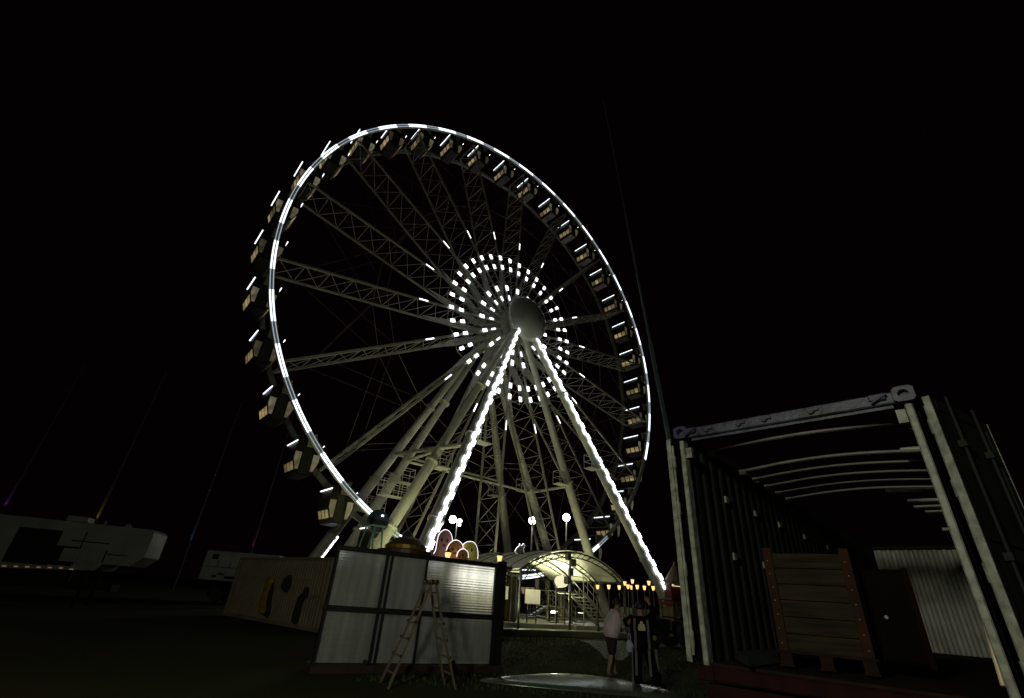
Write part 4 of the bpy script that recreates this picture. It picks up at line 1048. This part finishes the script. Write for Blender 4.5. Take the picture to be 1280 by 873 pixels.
for x, y, x2, y2, Y, col, l, e in ((118, 656, 168, 545, 60, (1, .75, .05), 'tall thin pole glowing yellow at its foot above the long trailer', 260),
                               (236, 682, 268, 575, 70, (.1, .45, 1), 'tall thin pole glowing blue between the two trailers', 160),
                               (314, 690, 336, 612, 75, (.75, .05, .35), 'tall thin pole glowing magenta above the box trailer', 200),
                               (2, 640, 40, 545, 60, (.45, .02, .9), 'tall thin pole glowing violet at the far left edge', 330)):
    p = atd(x, y, Y); g = Vector((p.x, p.y, 0))
    t = thing('flag_pole', l, 'pole', g, 0, 'tall poles lit in colour')
    m = MB(); m.tube((0, 0, 0), (0, 0, 26), .17, .09, 10); m.build('pole_shaft', 'pole_grey', t)
    m = MB(); m.box((.1, -.55, p.z - .5), (.3, .25, .2), bev=.03); m.tube((0, 0, p.z - .7), (.1, -.5, p.z - .55), .03, .03, 5); m.build('uplight', 'dark_steel', t)
    lamp('uplight_beam', 'SPOT', Vector((.1, -.62, p.z - .3)), e * 1.3, col, t, .05, 40, (-.03, .14, 1), .6)

# ------------------------------------------------------------------ right background: tractor and stall
tp_ = atz(846, 811, 0)
tc_ = thing('farm_tractor', 'dark green tractor with yellow wheel rims behind the container post', 'tractor', (tp_.x + .35, tp_.y + .6, 0), R(20))
for (x, y, r, wd) in ((0, -.75, .62, .40), (0, .75, .62, .40), (-2.1, -.65, .42, .28), (-2.1, .65, .42, .28)):
    m = MB(); m.lathe([(r * .55, -wd / 2), (r * .93, -wd / 2), (r, -wd * .3), (r, wd * .3), (r * .93, wd / 2), (r * .55, wd / 2)], 26, 'Y', (x, y, r)); wh = m.build('wheel', 'tyre', tc_)
    m = MB(); m.lathe([(.08, -wd * .53), (r * .2, -wd * .52), (r * .55, -wd * .42), (r * .55, wd * .42), (r * .2, wd * .52), (.08, wd * .53)], 20, 'Y', (x, y, r)); m.build('rim', 'yellow_rim', wh)
m = MB(); m.box((-1.5, 0, .98), (1.7, .62, .62), bev=.1); m.box((-.1, 0, .95), (1.3, .8, .5), bev=.05); m.build('bonnet', 'tractor_green', tc_)
m = MB()
for x in (-.55, .5):
    for y in (-.5, .5): m.tube((x, y, 1.1), (x, y, 2.15), .035, .035, 6)
m.box((0, 0, 2.2), (1.4, 1.25, .09), bev=.03); m.tube((-1.6, .15, 1.25), (-1.6, .15, 2.0), .035, .035, 8); m.build('canopy_frame', 'tractor_green', tc_)
m = MB(); m.box((.15, 0, 1.3), (.5, .5, .12), bev=.04); m.box((.38, 0, 1.55), (.1, .5, .5), bev=.04); m.build('seat', 'black_cloth', tc_)
for y in (-.7, .7):
    m = MB(); m.box((0, y, 1.36), (1.1, .42, .06), bev=.02); m.build('fender', 'tractor_green', tc_)
sp_ = atd(850, 765, 40.0)
st = thing('red_stall', 'red and yellow fairground stall with pale awning beyond the tractor', 'stall', (sp_.x + .4, sp_.y, 0), R(20))
m = MB(); m.box((0, .8, 1.05), (2.2, 1.6, 2.1), bev=.03); m.build('stall_front', 'stall_yellow', st)
m = MB(); m.box((0, .7, 2.75), (2.5, 1.7, 1.3), bev=.04); m.build('fascia', 'stall_red', st)
m = MB(); m.lathe([(1.5, 3.4), (.9, 3.8), (.15, 4.9), (.03, 5.2)], 12, c=(0, .7, 0)); m.build('roof', 'bronze', st)
m = MB(); m.box((-.7, -.2, 3.42), (.9, .05, .12)); m.build('strip_lamp', 'sign_cream', st)
# low dark generator beside the lit leg
gp = atz(800, 790, 0)
gn = thing('generator_box', 'pale grey generator cabinet behind the lanterns', 'generator', wl(10.2, 5.0, .33), WA)
m = MB(); m.box((0, 0, .75), (2.6, 1.2, 1.3), bev=.04); m.build('cabinet', 'rim_steel', gn)
m = MB()
for i in range(6): m.box((-.7, -.61, .5 + i * .1), (.8, .03, .04))
m.build('louvre', 'dark_steel', gn)

# bright sheet lying on the ground at the bottom edge
sh = MB(); poly = [(-1.95, -.9), (1.9, -1.2), (2.1, -.2), (1.6, .34), (.6, .55), (-.4, .50), (-1.2, .28), (-1.8, -.15)]
sc0 = atz(716, 849, 0)
vs = []
pb_ = blob([(x, y) for x, y in poly], 5)
n = len(pb_); nr = 5
for k in range(nr):
    f_ = 1 - k / nr * .95; z = .02 + .16 * (1 - f_ * f_)
    vs += [(sc0.x + x * f_, sc0.y - .75 + y * f_, z) for x, y in pb_]
fs = [tuple((nr - 1) * n + i for i in range(n))] + [(k * n + i, k * n + (i + 1) % n, k * n + n + (i + 1) % n, k * n + n + i) for k in range(nr - 1) for i in range(n)]
k0 = len(vs); vs += [(sc0.x + x, sc0.y - .75 + y, .0) for x, y in pb_]; fs += [(i, (i + 1) % n, k0 + (i + 1) % n, k0 + i) for i in range(n)] + [tuple(k0 + i for i in reversed(range(n)))]
sh.add(vs, fs); tag(sh.build('metal_sheet', 'steel_sheet', smooth=True), 'shiny domed metal sheet lying on the grass at the bottom edge', 'metal sheet')

# ------------------------------------------------------------------ people
def skinned(name, verts, edges, radii, mt, parent, root=0, sub=2):
    me = D.meshes.new(name); me.from_pydata([tuple(v) for v in verts], edges, []); me.update()
    o = D.objects.new(name, me); COL.objects.link(o)
    md = o.modifiers.new('skin', 'SKIN'); md.use_smooth_shade = True
    for i, r in enumerate(radii):
        sv = me.skin_vertices[0].data[i]; rr = r if isinstance(r, tuple) else (r, r); sv.radius = rr; sv.use_root = (i == root)
    sb = o.modifiers.new('sub', 'SUBSURF'); sb.levels = sub; sb.render_levels = sub
    me.materials.append(M[mt]); o.parent = parent
    return o
class Sk:
    def __init__(s): s.v = []; s.e = []; s.r = []
    def p(s, co, r, par=None):
        s.v.append(Vector(co)); s.r.append(r)
        if par is not None: s.e.append((par, len(s.v) - 1))
        return len(s.v) - 1
def hand(sk, wrist_i, d, up, sc=1.0):
    """palm and five curled fingers growing from a wrist vertex; d = pointing direction, up = back of the hand"""
    w_ = sk.v[wrist_i]; d = Vector(d).normalized(); up = Vector(up).normalized(); sd_ = d.cross(up).normalized()
    palm = sk.p(w_ + d * .055, .024, wrist_i); kn_ = sk.p(w_ + d * .09, .022, palm)
    for k, (off, ln) in enumerate(((-.030, .062), (-.010, .072), (.010, .068), (.030, .052))):
        a = sk.p(w_ + d * .105 + sd_ * off, .0095, kn_); b = sk.p(w_ + d * (.105 + ln * .55) + sd_ * off * 1.1 - up * .012, .0085, a); sk.p(w_ + d * (.105 + ln * .85) + sd_ * off * 1.1 - up * .035, .007, b)
    a = sk.p(w_ + d * .05 - sd_ * .035, .011, palm); b = sk.p(w_ + d * .085 - sd_ * .055 - up * .015, .009, a); sk.p(w_ + d * .11 - sd_ * .05 - up * .03, .008, b)

def make_person(root, pose, outfit):
    """local frame: +x is where the person faces, z up"""
    P = pose
    b = Sk()
    pel = b.p(P['pelvis'], (.135, .11)); bel = b.p(P['belly'], (.13, .105), pel); che = b.p(P['chest'], (.155, .115), bel); nb = b.p(P['neck0'], .065, che); nk = b.p(P['neck1'], .052, nb)
    h = Vector(P['head'])
    h0 = b.p(h + Vector((0.012, 0, -.075)), .062, nk); h1 = b.p(h, .088, h0); b.p(h + Vector((-.012, 0, .06)), .080, h1)
    for s_ in ('L', 'R'):
        sh_ = b.p(P['sh' + s_], .060, che); el = b.p(P['el' + s_], .043, sh_); wr = b.p(P['wr' + s_], .030, el)
        d = Vector(P['wr' + s_]) - Vector(P['el' + s_]); hand(b, wr, d, P.get('up' + s_, (0, 0, 1)))
        hp = b.p(P['hip' + s_], .088, pel); kn_ = b.p(P['kn' + s_], .058, hp); cf = b.p(Vector(P['kn' + s_]).lerp(Vector(P['an' + s_]), .35), .058, kn_); an_ = b.p(P['an' + s_], .038, cf)
        ft = Vector(P['an' + s_]); fd = Vector(P.get('toe' + s_, (1, 0, 0))).normalized()
        b.p(ft + fd * .09 + Vector((0, 0, -.045)), .036, an_)
    body = skinned('body', b.v, b.e, b.r, outfit['skin'], root)
    # face and ears
    m = MB(); fx = .082
    m.lathe([(.003, .02), (.012, .012), (.017, 0), (.012, -.01)], 10, 'X', h + Vector((fx, 0, -.015)))
    for sy in (-1, 1): m.lathe([(.010, -.008), (.022, 0), (.010, .01)], 10, 'Y', h + Vector((-.005, sy * .088, -.01)))
    m.build('nose_and_ears', outfit['skin'], root, smooth=True)
    m = MB()
    for sy in (-1, 1): m.lathe([(.004, -.006), (.010, 0), (.004, .006)], 8, 'X', h + Vector((fx - .004, sy * .032, .012)))
    m.box(h + Vector((fx - .006, 0, -.055)), (.008, .042, .007)); m.build('eyes_and_mouth', 'hair', root)
    # hair: a cap over the upper and rear head
    hm = MB(); vs = []; nu, nv = 16, 9
    for j in range(nv):
        ph = math.pi * .62 * j / (nv - 1)
        for i in range(nu):
            th = 2 * math.pi * i / nu
            rr = .108 * (1 + .05 * math.sin(5 * th + j))
            x = rr * math.sin(ph) * math.cos(th); y = rr * .95 * math.sin(ph) * math.sin(th); z = .118 * math.cos(ph)
            if x > .045: z = max(z, .045 + (.02 if x > .07 else 0))
            vs.append(h + Vector((x * .97 - .016, y, z + .028)))
    fs = [(j * nu + i, j * nu + (i + 1) % nu, (j + 1) * nu + (i + 1) % nu, (j + 1) * nu + i) for j in range(nv - 1) for i in range(nu)] + [tuple((nv - 1) * nu + i for i in range(nu))]
    hm.add(vs, fs); hm.build('hair', 'hair', root, smooth=True)
    # top
    t = Sk(); g = .022
    p0 = t.p(Vector(P['pelvis']) + Vector((-.02, 0, -.16)), (.26, .235)); p1 = t.p(P['belly'], (.25, .225), p0); p2 = t.p(P['chest'], (.22, .185), p1); t.p(Vector(P['neck0']) + Vector((0, 0, -.01)), .085, p2)
    for s_ in ('L', 'R'):
        a = t.p(P['sh' + s_], .095, p2); e = Vector(P['el' + s_]); s0 = Vector(P['sh' + s_])
        if outfit['sleeve'] == 'short': t.p(s0.lerp(e, .72), .088, a)
        else:
            q = t.p(e, .078, a); t.p(e.lerp(Vector(P['wr' + s_]), .93), .056, q)
    skinned('shirt' if outfit['sleeve'] == 'short' else 'jacket', t.v, t.e, t.r, outfit['top'], root)
    # legs wear
    l = Sk(); p0 = l.p(Vector(P['pelvis']) + Vector((0, 0, .02)), (.19, .16)); p1 = l.p(Vector(P['pelvis']) + Vector((0, 0, -.06)), (.19, .165), p0)
    for s_ in ('L', 'R'):
        a = l.p(P['hip' + s_], .135, p1); k = Vector(P['kn' + s_])
        if outfit['legs'] == 'short': b_ = l.p(Vector(P['hip' + s_]).lerp(k, .6), .125, a); l.p(k + (k - Vector(P['hip' + s_])) * .12, .120, b_)
        else:
            q = l.p(k, .115, a); l.p(k.lerp(Vector(P['an' + s_]), .95), .105, q)
    skinned('shorts' if outfit['legs'] == 'short' else 'trousers', l.v, l.e, l.r, outfit['bottom'], root)
    for s_ in ('L', 'R'):
        an_ = Vector(P['an' + s_]); fd = Vector(P.get('toe' + s_, (1, 0, 0))).normalized()
        k = Sk(); a = k.p((an_.x - fd.x * .03, an_.y - fd.y * .03, .045), .045); b_ = k.p((an_.x + fd.x * .08, an_.y + fd.y * .08, .042), .045, a); k.p((an_.x + fd.x * .17, an_.y + fd.y * .17, .036), .036, b_)
        skinned('shoe', k.v, k.e, k.r, 'shoe', root)
    return body
mp_ = atz(768, 847, 0)
man = thing('person', 'person in a white t-shirt and dark shorts reaching both arms out to the right', 'person', (mp_.x, mp_.y, 0), R(14))
make_person(man, dict(pelvis=(-.06, 0, .95), belly=(-.03, 0, 1.10), chest=(.06, 0, 1.34), neck0=(.10, 0, 1.49), neck1=(.12, 0, 1.54), head=(.15, 0, 1.65),
    shL=(.08, .19, 1.42), elL=(.34, .20, 1.36), wrL=(.56, .12, 1.40), shR=(.08, -.19, 1.42), elR=(.32, -.24, 1.28), wrR=(.55, -.16, 1.32),
    hipL=(-.06, .10, .90), knL=(.05, .15, .50), anL=(.10, .17, .09), hipR=(-.06, -.10, .90), knR=(-.12, -.13, .50), anR=(-.24, -.14, .09)),
    dict(skin='skin', top='shirt', bottom='shorts', sleeve='short', legs='short', long=True))
wp_ = atz(806, 866, 0)
wo_ = thing('person', 'person in a black tracksuit with grey stripes seen from behind, one hand raised', 'person', (wp_.x, wp_.y, 0), R(78))
make_person(wo_, dict(pelvis=(0, 0, .92), belly=(.0, 0, 1.06), chest=(.02, 0, 1.28), neck0=(.02, 0, 1.42), neck1=(.03, 0, 1.47), head=(.06, .0, 1.575),
    shL=(.02, .18, 1.35), elL=(.18, .30, 1.22), wrL=(.30, .36, 1.36), shR=(.02, -.18, 1.36), elR=(.10, -.32, 1.50), wrR=(.12, -.22, 1.68), upR=(1, 0, 0),
    hipL=(0, .10, .88), knL=(.03, .13, .48), anL=(.0, .14, .09), hipR=(0, -.10, .88), knR=(.02, -.20, .48), anR=(-.04, -.30, .09)),
    dict(skin='skin', top='jacket', bottom='jacket', sleeve='long', legs='long', long=True))
m = MB()
for sy in (-.115, .125):
    for z0, z1, x0, x1 in ((1.36, 1.12, -.165, -.215), (1.12, .80, -.215, -.235), (.80, .30, -.135, -.13)):
        m.bar((x0, sy * 1.15, z0), (x1, sy * 1.25, z1), .05, .03, up=(1, 0, 0))
for sy, k_ in ((.205, 1), (-.285, -1)):
    m.bar((-.03, sy, .80), (-.03, sy + k_ * .03, .14), .02, .045, up=(0, 1, 0))
m.build('side_stripe', 'stripe', wo_)
m = MB()
for cx, cz, r in ((0, 1.29, .035), (-.035, 1.235, .035), (.035, 1.235, .035), (-.055, 1.19, .03), (.0, 1.20, .035), (.055, 1.19, .03)):
    m.prism([(cx + r * math.cos(R(40 * i)), r * math.sin(R(40 * i))) for i in range(9)], (-.212, 0, cz), (0, 1, 0), (0, 0, 1), (1, 0, 0), .012)
m.box((-.212, 0, 1.155), (.02, .15, .03)); m.build('back_emblem', 'emblem', wo_)
# carried plastic bag
bgp = mp_ + Vector((.42, -.05, 0)); bg = thing('plastic_bag', 'small pale blue plastic bag between the two people', 'bag', (bgp.x, bgp.y, .72))
m = MB(); m.lathe([(.03, -.16), (.09, -.14), (.11, -.05), (.08, .06), (.03, .12)], 10); 
m.v = [(x * (1 + .2 * math.sin(13 * z + 4 * y)), y * (1 + .2 * math.sin(11 * z)), z) for x, y, z in m.v]
m.build('bag_body', 'plastic', bg)
m = MB(); m.path([(.03, 0, .10), (.035, 0, .22), (0, 0, .27), (-.035, 0, .22), (-.03, 0, .10)], .008, 5); m.build('bag_handle', 'plastic', bg)
